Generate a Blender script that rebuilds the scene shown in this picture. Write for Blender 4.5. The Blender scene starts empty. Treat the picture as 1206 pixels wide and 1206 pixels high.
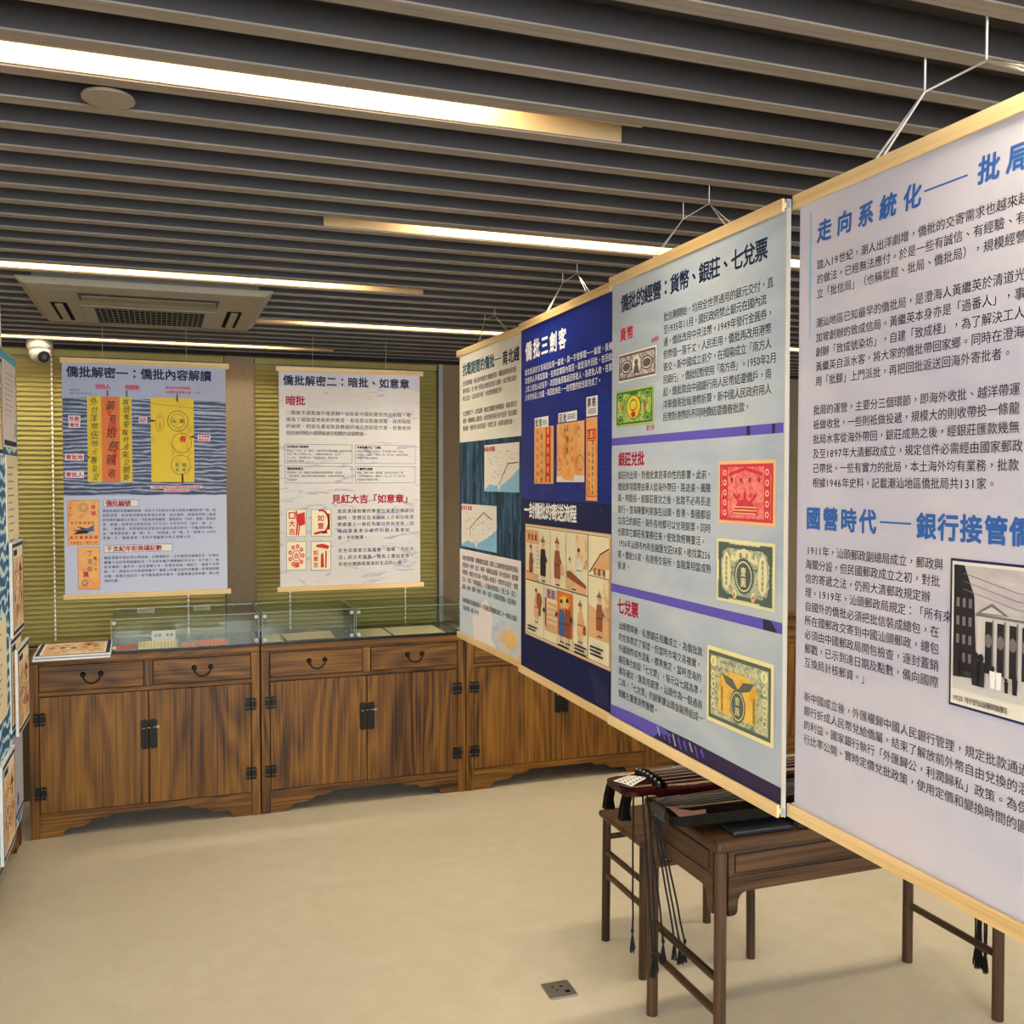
import bpy, bmesh, math, random
from mathutils import Vector, Matrix
random.seed(7)
sc = bpy.context.scene
COL = sc.collection
PI = math.pi

# ------------------------------------------------------------------ camera
def lin(c):
    c = c / 255.0
    return c / 12.92 if c <= 0.04045 else ((c + 0.055) / 1.055) ** 2.4
def RGB(r, g, b, a=1.0):
    return (lin(r), lin(g), lin(b), a)

YAW, PITCH = 0.3457, -0.0331
cam_d = bpy.data.cameras.new('camera')
cam_d.sensor_width = 36.0
cam_d.lens = 1147.4 / 1206.0 * 36.0
cam_d.clip_start = 0.05
cam = bpy.data.objects.new('camera', cam_d)
COL.objects.link(cam)
cam.location = (0, 0, 1.7631)
cam.rotation_euler = (PI / 2 + PITCH, 0, -YAW)
sc.camera = cam

# ------------------------------------------------------------------ world, light, exposure
w = bpy.data.worlds.new('world')
sc.world = w
w.use_nodes = True
bg = w.node_tree.nodes['Background']
bg.inputs['Color'].default_value = RGB(200, 215, 235)
bg.inputs['Strength'].default_value = 0.35
sc.view_settings.view_transform = 'Standard'
sc.view_settings.look = 'None'
sc.view_settings.gamma = 1.0
sc.view_settings.exposure = 0.30
sc.view_settings.use_curve_mapping = False
LED_STRENGTH = 34.0
DAY_POWER = 230.0

# daylight entering by the window behind the photographer
al = bpy.data.lights.new('daylight', 'AREA')
al.shape = 'RECTANGLE'; al.size = 3.0; al.size_y = 1.5
al.energy = DAY_POWER; al.color = (0.80, 0.90, 1.0)
alo = bpy.data.objects.new('daylight', al); COL.objects.link(alo)
alo.location = (0.6, -2.50, 1.65); alo.rotation_euler = (PI / 2, 0, 0)

# ------------------------------------------------------------------ materials
MATS = {}
def new_mat(name):
    m = bpy.data.materials.new(name); m.use_nodes = True
    MATS[name] = m
    return m, m.node_tree.nodes, m.node_tree.links, m.node_tree.nodes['Principled BSDF']
def flat(name, rgb, rough=0.55, metal=0.0, spec=0.4, emit=None, coat=0.0):
    if name in MATS: return MATS[name]
    m, N, L, B = new_mat(name)
    B.inputs['Base Color'].default_value = RGB(*rgb)
    B.inputs['Roughness'].default_value = rough
    B.inputs['Metallic'].default_value = metal
    B.inputs['Specular IOR Level'].default_value = spec
    B.inputs['Coat Weight'].default_value = coat
    if emit:
        B.inputs['Emission Color'].default_value = emit[0]
        B.inputs['Emission Strength'].default_value = emit[1]
    return m
def coords(N, L, scale=(1, 1, 1), rot=(0, 0, 0), rnd=True):
    tc = N.new('ShaderNodeTexCoord'); mp = N.new('ShaderNodeMapping')
    mp.inputs['Scale'].default_value = scale; mp.inputs['Rotation'].default_value = rot
    if rnd:
        oi = N.new('ShaderNodeObjectInfo')
        mu = N.new('ShaderNodeMath'); mu.operation = 'MULTIPLY'; mu.inputs[1].default_value = 37.0
        va = N.new('ShaderNodeVectorMath'); va.operation = 'ADD'
        L.new(oi.outputs['Random'], mu.inputs[0]); L.new(tc.outputs['Object'], va.inputs[0]); L.new(mu.outputs[0], va.inputs[1])
        L.new(va.outputs[0], mp.inputs['Vector'])
    else:
        L.new(tc.outputs['Object'], mp.inputs['Vector'])
    return mp.outputs['Vector']
def noise(N, L, vec, scale, detail=4, rough=0.55, dist=0.0):
    n = N.new('ShaderNodeTexNoise'); n.inputs['Scale'].default_value = scale
    n.inputs['Detail'].default_value = detail; n.inputs['Roughness'].default_value = rough
    n.inputs['Distortion'].default_value = dist
    L.new(vec, n.inputs['Vector'])
    return n.outputs['Fac']
def ramp(N, L, fac, stops):
    r = N.new('ShaderNodeValToRGB'); e = r.color_ramp.elements
    while len(e) < len(stops): e.new(0.5)
    for i, (p, c) in enumerate(stops):
        e[i].position = p; e[i].color = RGB(*c)
    L.new(fac, r.inputs['Fac'])
    return r.outputs['Color']
def mixc(N, L, f, a, b, mode='MIX'):
    m = N.new('ShaderNodeMix'); m.data_type = 'RGBA'; m.blend_type = mode
    if isinstance(f, float): m.inputs[0].default_value = f
    else: L.new(f, m.inputs[0])
    for i, v in ((6, a), (7, b)):
        if isinstance(v, tuple): m.inputs[i].default_value = v
        else: L.new(v, m.inputs[i])
    return m.outputs[2]
def bump(N, L, B, h, strength, dist=0.002):
    b = N.new('ShaderNodeBump'); b.inputs['Strength'].default_value = strength; b.inputs['Distance'].default_value = dist
    L.new(h, b.inputs['Height']); L.new(b.outputs['Normal'], B.inputs['Normal'])
def wood(name, dark, mid, light, axis='z', rings=9.0, fine=85.0, rough=0.45, spec=0.35, streak=0.78, broad=3.2):
    m, N, L, B = new_mat(name)
    st = lambda k: {'x': (k, 1, 1), 'y': (1, k, 1), 'z': (1, 1, k)}[axis]
    def mul(x, k, add=0.0):
        q = N.new('ShaderNodeMath'); q.operation = 'MULTIPLY_ADD'; L.new(x, q.inputs[0]); q.inputs[1].default_value = k
        if isinstance(add, float): q.inputs[2].default_value = add
        else: L.new(add, q.inputs[2])
        return q.outputs[0]
    big = noise(N, L, coords(N, L, st(0.14)), 3.0, 2, 0.4, 0.35)
    sn = N.new('ShaderNodeMath'); sn.operation = 'SINE'; L.new(mul(big, rings * 12.0), sn.inputs[0])
    fn = noise(N, L, coords(N, L, st(0.018)), fine, 3, 0.65)
    br = noise(N, L, coords(N, L, st(0.10)), broad, 2, 0.5)
    v = mul(sn.outputs[0], 0.07, mul(fn, streak, mul(br, 0.55, 0.5 - streak * 0.5 - 0.275)))
    L.new(ramp(N, L, v, [(0.30, dark), (0.50, mid), (0.74, light)]), B.inputs['Base Color'])
    B.inputs['Roughness'].default_value = rough; B.inputs['Specular IOR Level'].default_value = spec
    bump(N, L, B, fn, 0.2, 0.0012)
    return m

WOOD_V = wood('elm_upright', (42, 24, 5), (110, 69, 15), (148, 101, 27), 'z')
WOOD_H = wood('elm_crosswise', (42, 24, 5), (106, 66, 14), (144, 97, 26), 'x')
WALNUT_H = wood('walnut_crosswise', (34, 21, 12), (74, 50, 31), (98, 69, 44), 'x', 5, 90, 0.42)
WALNUT_V = wood('walnut_upright', (32, 20, 12), (68, 46, 29), (90, 63, 41), 'z', 5, 90, 0.42)
WALNUT_Y = wood('walnut_endwise', (34, 21, 12), (74, 50, 31), (98, 69, 44), 'y', 5, 90, 0.42)
PINE = wood('pine_batten', (204, 166, 110), (224, 190, 136), (236, 206, 156), 'x', 4, 60, 0.6, spec=0.2)
ROSE = wood('rosewood', (60, 34, 28), (100, 64, 54), (116, 78, 66), 'x', 4, 70, 0.5)

GROOVE = flat('dark_groove', (26, 16, 11), 0.7)
IRON = flat('aged_iron', (42, 38, 34), 0.45, 0.75)
IRON2 = flat('worn_lock_pin', (150, 140, 120), 0.35, 0.8)
BLACK = flat('black', (16, 16, 17), 0.5)
GLOSSBLACK = flat('black_board', (24, 28, 28), 0.22)
LACQ_B = flat('black_lacquer', (8, 7, 7), 0.10, spec=0.2)
LACQ_R = flat('maroon_lacquer', (46, 12, 12), 0.10, spec=0.25)
CORDBLACK = flat('black_silk', (18, 16, 17), 0.8)
STRING = flat('silver_string', (150, 145, 134), 0.35, 0.3)
WHITEP = flat('white_paper', (232, 230, 222), 0.7)
WHITEPL = flat('white_plastic', (132, 128, 121), 0.45)
CREAMPL = flat('cream_plastic', (130, 120, 101), 0.5)
DARKPL = flat('dark_louvre', (44, 38, 32), 0.6)
STEEL = flat('brushed_steel', (150, 148, 142), 0.35, 0.85)
STEELD = flat('slot_black', (12, 12, 12), 0.9, spec=0.05)
DSTRING = flat('dull_string', (120, 116, 108), 0.4, 0.3)
CORD = flat('white_cord', (214, 208, 196), 0.8)
FRAME_AL = flat('grey_aluminium', (150, 148, 146), 0.4, 0.4)

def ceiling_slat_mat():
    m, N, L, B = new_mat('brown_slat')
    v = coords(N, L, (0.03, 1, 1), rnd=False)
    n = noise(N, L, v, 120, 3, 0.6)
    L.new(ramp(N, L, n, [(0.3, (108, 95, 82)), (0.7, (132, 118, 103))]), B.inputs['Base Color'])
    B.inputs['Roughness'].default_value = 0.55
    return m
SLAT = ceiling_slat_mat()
SLATSHADE = flat('slat_side_shade', (47, 42, 40), 0.6)  # shade put into the colour: slat sides darker than their bottoms
def floor_mat():
    m, N, L, B = new_mat('polished_screed')
    v = coords(N, L, (1, 1, 1), rnd=False)
    a = noise(N, L, v, 1.3, 5, 0.6, 0.4); b = noise(N, L, v, 9.0, 4, 0.7)
    c = mixc(N, L, a, RGB(186, 174, 150), RGB(202, 191, 169))
    d = mixc(N, L, ramp(N, L, b, [(0.35, (255, 255, 255)), (0.62, (0, 0, 0))]), c, RGB(172, 159, 134))
    L.new(mixc(N, L, 0.35, c, d), B.inputs['Base Color'])
    r = N.new('ShaderNodeMapRange'); r.inputs[3].default_value = 0.42; r.inputs[4].default_value = 0.62
    L.new(b, r.inputs[0]); L.new(r.outputs[0], B.inputs['Roughness'])
    B.inputs['Specular IOR Level'].default_value = 0.3
    return m
FLOOR = floor_mat()
def wall_mat(name, rgb):
    m, N, L, B = new_mat(name)
    v = coords(N, L, rnd=False)
    n = noise(N, L, v, 60, 3)
    a = tuple(max(0, c - 5) for c in rgb); b2 = tuple(min(255, c + 5) for c in rgb)
    L.new(ramp(N, L, n, [(0.3, a), (0.7, b2)]), B.inputs['Base Color'])
    B.inputs['Roughness'].default_value = 0.8
    bump(N, L, B, n, 0.1, 0.001)
    return m
WALL = wall_mat('taupe_paint', (126, 108, 82))
WALL_L = wall_mat('light_paint', (206, 200, 190))
PLENUM = flat('plenum_black', (26, 23, 21), 0.9)

def glass_mat(name, gl=0.05, tint=(248, 251, 249)):
    m = bpy.data.materials.new(name); m.use_nodes = True
    N, L = m.node_tree.nodes, m.node_tree.links
    N.remove(N['Principled BSDF'])
    t = N.new('ShaderNodeBsdfTransparent'); t.inputs['Color'].default_value = RGB(*tint)
    g = N.new('ShaderNodeBsdfGlossy'); g.inputs['Roughness'].default_value = 0.03
    f = N.new('ShaderNodeFresnel'); f.inputs['IOR'].default_value = 1.22
    mx = N.new('ShaderNodeMixShader'); out = N['Material Output']
    ad = N.new('ShaderNodeMath'); ad.operation = 'MULTIPLY_ADD'; ad.inputs[1].default_value = 0.35; ad.inputs[2].default_value = gl - 0.02
    L.new(f.outputs[0], ad.inputs[0]); L.new(ad.outputs[0], mx.inputs[0])
    L.new(t.outputs[0], mx.inputs[1]); L.new(g.outputs[0], mx.inputs[2]); L.new(mx.outputs[0], out.inputs['Surface'])
    return m
GLASS = glass_mat('clear_acrylic')
EDGE = flat('acrylic_edge', (176, 186, 176), 0.2, spec=0.7)
PANE = glass_mat('window_glass', 0.06, (225, 235, 235))

# paper grounds -------------------------------------------------------
def water(name, stops, sx=1.2, sz=9.0, scale=6.0, dist=1.2, rough=0.6):
    m, N, L, B = new_mat(name)
    v = coords(N, L, (sx, 1, sz), rnd=False)
    n = noise(N, L, v, scale, 4, 0.55, dist)
    L.new(ramp(N, L, n, stops), B.inputs['Base Color'])
    B.inputs['Roughness'].default_value = rough; B.inputs['Specular IOR Level'].default_value = 0.2
    return m
def sea(name, stops, fx, fz, amp, freq):
    m, N, L, B = new_mat(name)
    v = coords(N, L, (fx, 1, fz), rnd=False)
    n = noise(N, L, v, 1.0, 4, 0.6, 0.4)
    sp_ = N.new('ShaderNodeSeparateXYZ'); tc = N.new('ShaderNodeTexCoord'); L.new(tc.outputs['Object'], sp_.inputs[0])
    m1 = N.new('ShaderNodeMath'); m1.operation = 'MULTIPLY'; m1.inputs[1].default_value = freq; L.new(sp_.outputs['Z'], m1.inputs[0])
    m2 = N.new('ShaderNodeMath'); m2.operation = 'MULTIPLY_ADD'; m2.inputs[1].default_value = amp; L.new(n, m2.inputs[0]); L.new(m1.outputs[0], m2.inputs[2])
    sn = N.new('ShaderNodeMath'); sn.operation = 'SINE'; L.new(m2.outputs[0], sn.inputs[0])
    m3 = N.new('ShaderNodeMath'); m3.operation = 'MULTIPLY_ADD'; m3.inputs[1].default_value = 0.5; m3.inputs[2].default_value = 0.5; L.new(sn.outputs[0], m3.inputs[0])
    L.new(ramp(N, L, m3.outputs[0], stops), B.inputs['Base Color'])
    B.inputs['Roughness'].default_value = 0.6; B.inputs['Specular IOR Level'].default_value = 0.2
    return m
WATER = sea('printed_sea', [(0.05, (66, 77, 104)), (0.45, (88, 99, 126)), (0.72, (122, 128, 148)), (0.94, (166, 169, 180))], 4.5, 22.0, 15.0, 320.0)
LILACWAVE = water('printed_pale_waves', [(0.40, (210, 204, 198)), (0.58, (208, 203, 197)), (0.66, (176, 171, 188)), (0.8, (190, 186, 196))], 1.4, 6.0, 5.0, 1.0)
BLUEWAVE = sea('printed_blue_waves', [(0.15, (28, 92, 140)), (0.62, (52, 122, 166)), (0.80, (196, 226, 230)), (0.95, (214, 234, 234))], 9.0, 9.0, 16.0, 110.0)
PALEBLUE = water('printed_pale_blue', [(0.35, (166, 177, 190)), (0.55, (179, 187, 197)), (0.7, (188, 194, 194))], 1.0, 3.0, 3.0, 0.5)
PALELILAC = water('printed_pale_lilac', [(0.35, (186, 183, 199)), (0.55, (198, 193, 204)), (0.72, (207, 196, 202))], 1.0, 1.6, 2.5, 0.5)
NAVYSTAR = None
def speckle(name, base, dot, scale=90.0, thr=0.13):
    m, N, L, B = new_mat(name)
    v = coords(N, L, rnd=False)
    vo = N.new('ShaderNodeTexVoronoi'); vo.inputs['Scale'].default_value = scale; L.new(v, vo.inputs['Vector'])
    big = noise(N, L, v, 5.0, 3)
    mth = N.new('ShaderNodeMath'); mth.operation = 'MULTIPLY'; L.new(big, mth.inputs[0]); mth.inputs[1].default_value = thr * 2
    lt = N.new('ShaderNodeMath'); lt.operation = 'LESS_THAN'; L.new(vo.outputs['Distance'], lt.inputs[0]); L.new(mth.outputs[0], lt.inputs[1])
    L.new(mixc(N, L, lt.outputs[0], RGB(*base), RGB(*dot)), B.inputs['Base Color'])
    B.inputs['Roughness'].default_value = 0.55; B.inputs['Specular IOR Level'].default_value = 0.25
    return m
NAVYSPK = speckle('navy_speckled', (8, 24, 74), (60, 84, 150), 150.0, 0.09)
DEEPBLUE = water('printed_deep_blue', [(0.35, (2, 30, 118)), (0.6, (4, 43, 146)), (0.75, (18, 62, 162))], 0.6, 2.0, 3.0, 0.6, 0.45)
TEALSEA = water('printed_teal_night', [(0.32, (20, 34, 52)), (0.5, (34, 62, 86)), (0.62, (60, 104, 132)), (0.72, (24, 44, 62))], 9.0, 1.2, 3.0, 1.0)
FOLIAGE = water('printed_colour_map', [(0.36, (176, 198, 214)), (0.5, (206, 206, 208)), (0.6, (222, 196, 190)), (0.70, (232, 180, 110)), (0.78, (200, 190, 212))], 3.0, 3.0, 4.0, 0.8)
def guilloche(name, paper, ink, scale=160.0, thr=0.5):
    m, N, L, B = new_mat(name)
    v = coords(N, L, rnd=False)
    a = noise(N, L, v, scale * 1.3, 2, 0.6, 0.8)
    b = noise(N, L, v, scale * 0.4, 2, 0.6, 0.3)
    s = N.new('ShaderNodeMath'); s.operation = 'ADD'; L.new(a, s.inputs[0]); L.new(b, s.inputs[1])
    c = N.new('ShaderNodeMath'); c.operation = 'MULTIPLY'; c.inputs[1].default_value = 0.5; L.new(s.outputs[0], c.inputs[0])
    L.new(ramp(N, L, c.outputs[0], [(thr - 0.10, ink), (thr + 0.10, paper)]), B.inputs['Base Color'])
    B.inputs['Roughness'].default_value = 0.65; B.inputs['Specular IOR Level'].default_value = 0.2
    return m
G_GREY = guilloche('engraving_grey', (214, 202, 196), (96, 82, 84))
G_GREEN = guilloche('engraving_green', (190, 204, 104), (84, 136, 66), 130, 0.49)
G_RED = guilloche('engraving_red', (240, 140, 128), (222, 84, 92), 120, 0.49)
G_DKGRN = guilloche('engraving_dark_green', (200, 200, 160), (100, 115, 102), 130, 0.46)
G_OCHRE = guilloche('engraving_ochre', (232, 188, 88), (214, 148, 44), 60, 0.42)
G_SEPIA = guilloche('engraving_pale', (220, 214, 176), (150, 150, 120), 90, 0.46)
ART_OR = guilloche('woodblock_art', (232, 208, 164), (192, 112, 76), 26, 0.45)
ART_OR2 = guilloche('woodblock_art_pale', (226, 208, 160), (128, 108, 84), 34, 0.42)
FOXED = guilloche('foxed_paper', (238, 176, 106), (220, 130, 66), 14, 0.40)
YELLOWED = guilloche('yellowed_paper', (224, 192, 60), (198, 160, 44), 20, 0.38)
GREYPHOTO = water('printed_grey_sky', [(0.3, (176, 166, 168)), (0.7, (206, 198, 196))], 1.5, 4.0, 8.0, 0.5)

def ink(name, rgb): return flat('ink_' + name, rgb, 0.6, spec=0.2)
K = ink('black', (30, 32, 40)); KG = ink('charcoal', (52, 52, 62)); NAVYH = ink('navy', (24, 44, 72)); TEALH = ink('teal', (36, 84, 100))
BLUEH = ink('heading_blue', (52, 98, 168)); REDH = ink('red', (200, 32, 56)); REDM = ink('maroon', (168, 26, 60)); REDO = ink('scarlet', (208, 48, 38))
WHITE = ink('white', (238, 236, 232)); CREAM = ink('cream', (234, 222, 186)); PURPLE = ink('violet', (96, 84, 178)); DPURPLE = ink('dark_plum', (52, 42, 72))
ORANGE = ink('orange', (230, 120, 40)); BROWN = ink('brown', (150, 84, 56)); DBROWN = ink('dark_brown', (84, 58, 52)); TAN = ink('tan', (222, 174, 124))
SKIN = ink('peach', (226, 178, 140)); GREYB = ink('slate', (90, 98, 116)); GREEN = ink('green', (70, 128, 66)); LBLUE = ink('light_blue', (136, 186, 214))
NAVY = ink('border_navy', (40, 44, 84)); LILAC = ink('lilac_grey', (176, 176, 190)); PINKL = ink('pinkish_white', (232, 222, 220)); OFFW = ink('off_white', (226, 220, 206))
DENIM = ink('denim', (70, 100, 150)); GREY1 = ink('photo_dark', (44, 40, 44)); GREY2 = ink('photo_mid', (120, 112, 112)); GREY3 = ink('photo_light', (202, 196, 190)); YEL = ink('yellow', (226, 196, 80))
CYANE = ink('sky_edge', (90, 190, 224))

# ------------------------------------------------------------------ mesh builder
class MB:
    def __init__(s): s.v = []; s.f = []; s.m = []; s.mats = []; s.sm = []
    def mi(s, mat):
        if mat not in s.mats: s.mats.append(mat)
        return s.mats.index(mat)
    def add(s, vs, fs, mat, smooth=False):
        o = len(s.v); i = s.mi(mat)
        s.v += [tuple(p) for p in vs]
        for f in fs: s.f.append([o + k for k in f]); s.m.append(i); s.sm.append(smooth)
    def box(s, x0, x1, y0, y1, z0, z1, mat):
        s.add([(x0, y0, z0), (x1, y0, z0), (x1, y1, z0), (x0, y1, z0), (x0, y0, z1), (x1, y0, z1), (x1, y1, z1), (x0, y1, z1)],
              [(3, 2, 1, 0), (4, 5, 6, 7), (0, 1, 5, 4), (1, 2, 6, 5), (2, 3, 7, 6), (3, 0, 4, 7)], mat)
    def prism(s, pts, axis, a, b, mat):
        # polygon pts (2-D) extruded along axis from a to b
        def P(p, t):
            return {'x': (t, p[0], p[1]), 'y': (p[0], t, p[1]), 'z': (p[0], p[1], t)}[axis]
        n = len(pts)
        vs = [P(p, a) for p in pts] + [P(p, b) for p in pts]
        fs = [list(range(n)), list(range(2 * n - 1, n - 1, -1))] + [[i, i + n, (i + 1) % n + n, (i + 1) % n] for i in range(n)]
        s.add(vs, fs, mat)
    def tube(s, pts, r, mat, n=8, caps=True):
        pts = [Vector(p) for p in pts]
        rs = r if isinstance(r, (list, tuple)) else [r] * len(pts)
        rings = []; ref = None
        for i, p in enumerate(pts):
            t = (pts[min(i + 1, len(pts) - 1)] - pts[max(i - 1, 0)]).normalized()
            if ref is None or abs(ref.dot(t)) > 0.95:
                ref = Vector((0, 0, 1)) if abs(t.z) < 0.9 else Vector((1, 0, 0))
            a = t.cross(ref).normalized(); b = t.cross(a); ref = a.cross(t).normalized() if False else ref
            rings.append([p + (a * math.cos(2 * PI * k / n) + b * math.sin(2 * PI * k / n)) * rs[i] for k in range(n)])
        vs = [q for R in rings for q in R]; fs = []
        for i in range(len(rings) - 1):
            for k in range(n): fs.append([i * n + k, i * n + (k + 1) % n, (i + 1) * n + (k + 1) % n, (i + 1) * n + k])
        s.add(vs, fs, mat, True)
        if caps:
            s.add(rings[0], [list(range(n))[::-1]], mat); s.add(rings[-1], [list(range(n))], mat)
    def lathe(s, prof, c, mat, n=32, axis='z', smooth=True):
        vs = []; fs = []
        for (r, h) in prof:
            for k in range(n):
                x, y = r * math.cos(2 * PI * k / n), r * math.sin(2 * PI * k / n)
                p = {'z': (x, y, h), 'y': (x, h, y), 'x': (h, x, y)}[axis]
                vs.append((c[0] + p[0], c[1] + p[1], c[2] + p[2]))
        for i in range(len(prof) - 1):
            for k in range(n): fs.append([i * n + k, i * n + (k + 1) % n, (i + 1) * n + (k + 1) % n, (i + 1) * n + k])
        s.add(vs, fs, mat, smooth)
        s.add([vs[k] for k in range(n)], [list(range(n))[::-1]], mat); s.add(vs[-n:], [list(range(n))], mat)
    def build(s, name, parent=None, bevel=0.0, seg=2, loc=None):
        me = bpy.data.meshes.new(name)
        me.from_pydata(s.v, [], s.f)
        for m in s.mats: me.materials.append(m)
        me.polygons.foreach_set('material_index', s.m)
        me.polygons.foreach_set('use_smooth', s.sm)
        me.update()
        o = bpy.data.objects.new(name, me); COL.objects.link(o)
        if parent is not None: o.parent = parent
        if loc: o.location = loc
        if bevel:
            b = o.modifiers.new('edge', 'BEVEL'); b.width = bevel; b.segments = seg; b.limit_method = 'ANGLE'; b.angle_limit = 0.7
        return o

def fix_normals(o):
    bm = bmesh.new(); bm.from_mesh(o.data); bmesh.ops.recalc_face_normals(bm, faces=bm.faces[:]); bm.to_mesh(o.data); bm.free()
    return o
def tag(o, label=None, cat=None, group=None, kind=None):
    if label: o['label'] = label
    if cat: o['category'] = cat
    if group: o['group'] = group
    if kind: o['kind'] = kind
    return o
def thing(name, loc, label, cat, group=None, rz=0.0):
    o = bpy.data.objects.new(name, None); COL.objects.link(o)
    o.location = loc; o.rotation_euler = (0, 0, rz); o.empty_display_size = 0.1
    return tag(o, label, cat, group)
def copy_tree(o, parent=None):
    c = o.copy(); COL.objects.link(c)
    if parent is not None: c.parent = parent
    for ch in o.children: copy_tree(ch, c)
    return c

# ------------------------------------------------------------------ printed matter
GLY = {}
def glyph(ch, bold):
    k = ch
    if k in GLY: return GLY[k]
    cu = bpy.data.curves.new('g', 'FONT'); cu.body = ch; cu.resolution_u = 2
    ob = bpy.data.objects.new('g', cu)
    me = bpy.data.meshes.new_from_object(ob)
    vs = [(v.co.x, v.co.y) for v in me.vertices]; fs = [list(p.vertices) for p in me.polygons]
    bpy.data.objects.remove(ob); bpy.data.curves.remove(cu); bpy.data.meshes.remove(me)
    GLY[k] = (vs, fs)
    return GLY[k]
def adv(ch):
    if ch == ' ': return 0.5
    if ord(ch) < 128: return 0.58
    return 1.0
LAY = 0.0005
class Print(MB):
    """flat printing on a sheet: u to the right, v down, metres; faces local -Y"""
    def __init__(s, y=0.0, du=0.0): super().__init__(); s.y = y; s.du = du
    def P(s, u, v, l): return (u + s.du, s.y - LAY * l, -v)
    def poly(s, pts, mat, l=1):
        s.add([s.P(u, v, l) for u, v in pts], [list(range(len(pts)))], mat)
    def rect(s, u0, v0, u1, v1, mat, l=1): s.poly([(u0, v1), (u1, v1), (u1, v0), (u0, v0)], mat, l)
    def sheet(s, u0, v0, u1, v1, mat, t=0.0015):
        s.box(u0 + s.du, u1 + s.du, s.y, s.y + t, -v1, -v0, mat)
    def frame(s, u0, v0, u1, v1, wd, mat, l=1):
        s.rect(u0, v0, u1, v0 + wd, mat, l); s.rect(u0, v1 - wd, u1, v1, mat, l)
        s.rect(u0, v0 + wd, u0 + wd, v1 - wd, mat, l); s.rect(u1 - wd, v0 + wd, u1, v1 - wd, mat, l)
    def ell(s, u, v, ru, rv, mat, l=1, n=28):
        s.poly([(u + ru * math.cos(2 * PI * k / n), v - rv * math.sin(2 * PI * k / n)) for k in range(n)], mat, l)
    def ring(s, u, v, ru, rv, wd, mat, l=1, n=28):
        vs = []; fs = []
        for k in range(n):
            c, d = math.cos(2 * PI * k / n), math.sin(2 * PI * k / n)
            vs += [s.P(u + ru * c, v - rv * d, l), s.P(u + (ru - wd) * c, v - (rv - wd) * d, l)]
        for k in range(n):
            a, b = 2 * k, 2 * ((k + 1) % n)
            fs.append([a, b, b + 1, a + 1])
        s.add(vs, fs, mat)
    def line(s, pts, wd, mat, l=1):
        for (a, b), (c, d) in zip(pts, pts[1:]):
            L = math.hypot(c - a, d - b) or 1e-6; nx, ny = -(d - b) / L * wd / 2, (c - a) / L * wd / 2
            s.poly([(a + nx, b + ny), (c + nx, d + ny), (c - nx, d - ny), (a - nx, b - ny)], mat, l)
    def char(s, ch, u, v, em, mat, bold=0.0, l=1, sx=1.0, italic=0.0):
        # heavier weights: the strokes are thickened by repeating them around the pen point
        vs, fs = glyph(ch, bold)
        if ch in '，。、：' and vs:
            cx = (min(q[0] for q in vs) + max(q[0] for q in vs)) / 2; cy = (min(q[1] for q in vs) + max(q[1] for q in vs)) / 2
            vs = [(x - cx + 0.5, y - cy + 0.36) for x, y in vs]
        offs = [(0, 0)] if bold < 0.0035 else ([(-bold, 0), (bold, 0)] if bold < 0.016 else [(bold * math.cos(a), bold * math.sin(a)) for a in [PI * (i + 0.5) / 4 for i in range(8)]])
        for i, (ox, oy) in enumerate(offs):
            s.add([s.P(u + ((x + ox) * sx + italic * y) * em, v - (y + oy - 0.38) * em, l + i * 0.02) for x, y in vs], fs, mat)
    def text(s, t, u0, u1, v, mat, bold=0.0, em=None, l=1):
        """u0 / u1: centres of the first and last character; v: the line's middle"""
        ads = [adv(c) for c in t]
        span = sum(ads) - ads[0] / 2 - ads[-1] / 2
        st = (u1 - u0) / span if span > 0 else (em or 0.02)
        em = em or st
        x = u0 - ads[0] / 2 * st
        for c, a in zip(t, ads):
            if c not in ' 　':
                pad = (a * st - a * em) / 2
                s.char(c, x + pad + (0.0 if a == 1 else 0.0), v, em, mat, bold, l)
            x += a * st
    def flow(s, lines, u0, step, v0, dv, mat, bold=0.0, l=1):
        for i, t in enumerate(lines):
            s.text(t, u0, u0 + step * (sum(adv(c) for c in t) - 1), v0 + dv * i, mat, bold, step, l)
    def vtext(s, t, u, v0, v1, em, mat, bold=0.0, l=1, jit=0.0):
        n = len(t)
        for i, c in enumerate(t):
            if jit:   # brush hand: leaning, uneven characters
                e = em * random.uniform(0.82, 1.12); sx = random.uniform(0.72, 0.95)
                s.char(c, u - e * sx / 2 + random.uniform(-jit, jit), v0 + (v1 - v0) * (i + 0.5) / n, e, mat, bold, l, sx, random.uniform(0.05, 0.35))
            else: s.char(c, u - em / 2, v0 + (v1 - v0) * (i + 0.5) / n, em, mat, bold, l)

exec_order = []
# ------------------------------------------------------------------ the room
XL, XR, YF, YB, ZC = -1.13, 4.9, -2.6, 5.87, 2.5
def struct(o): return tag(o, kind='structure')
b = MB(); b.box(XL - 0.1, XR + 0.1, YF - 0.1, YB + 0.2, -0.08, 0.0, FLOOR); struct(b.build('floor'))
b = MB(); b.box(XL - 0.1, XR + 0.1, YF - 0.1, YB + 0.2, 2.66, 2.74, PLENUM); ceil = struct(b.build('ceiling'))
b = MB(); b.box(XL - 0.1, XL, YF - 0.1, YB + 0.2, 0, 2.66, WALL_L); struct(b.build('wall_left'))
b = MB(); b.box(XR, XR + 0.1, YF - 0.1, YB + 0.2, 0, 2.66, WALL_L); struct(b.build('wall_right'))
W1 = (-0.86, 0.352); W2 = (0.517, 1.630); SILL, HEAD = 0.84, 2.475
b = MB()
b.box(XL, XR, YB, YB + 0.16, 0, SILL, WALL); b.box(XL, XR, YB, YB + 0.16, HEAD, 2.66, WALL)
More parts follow.
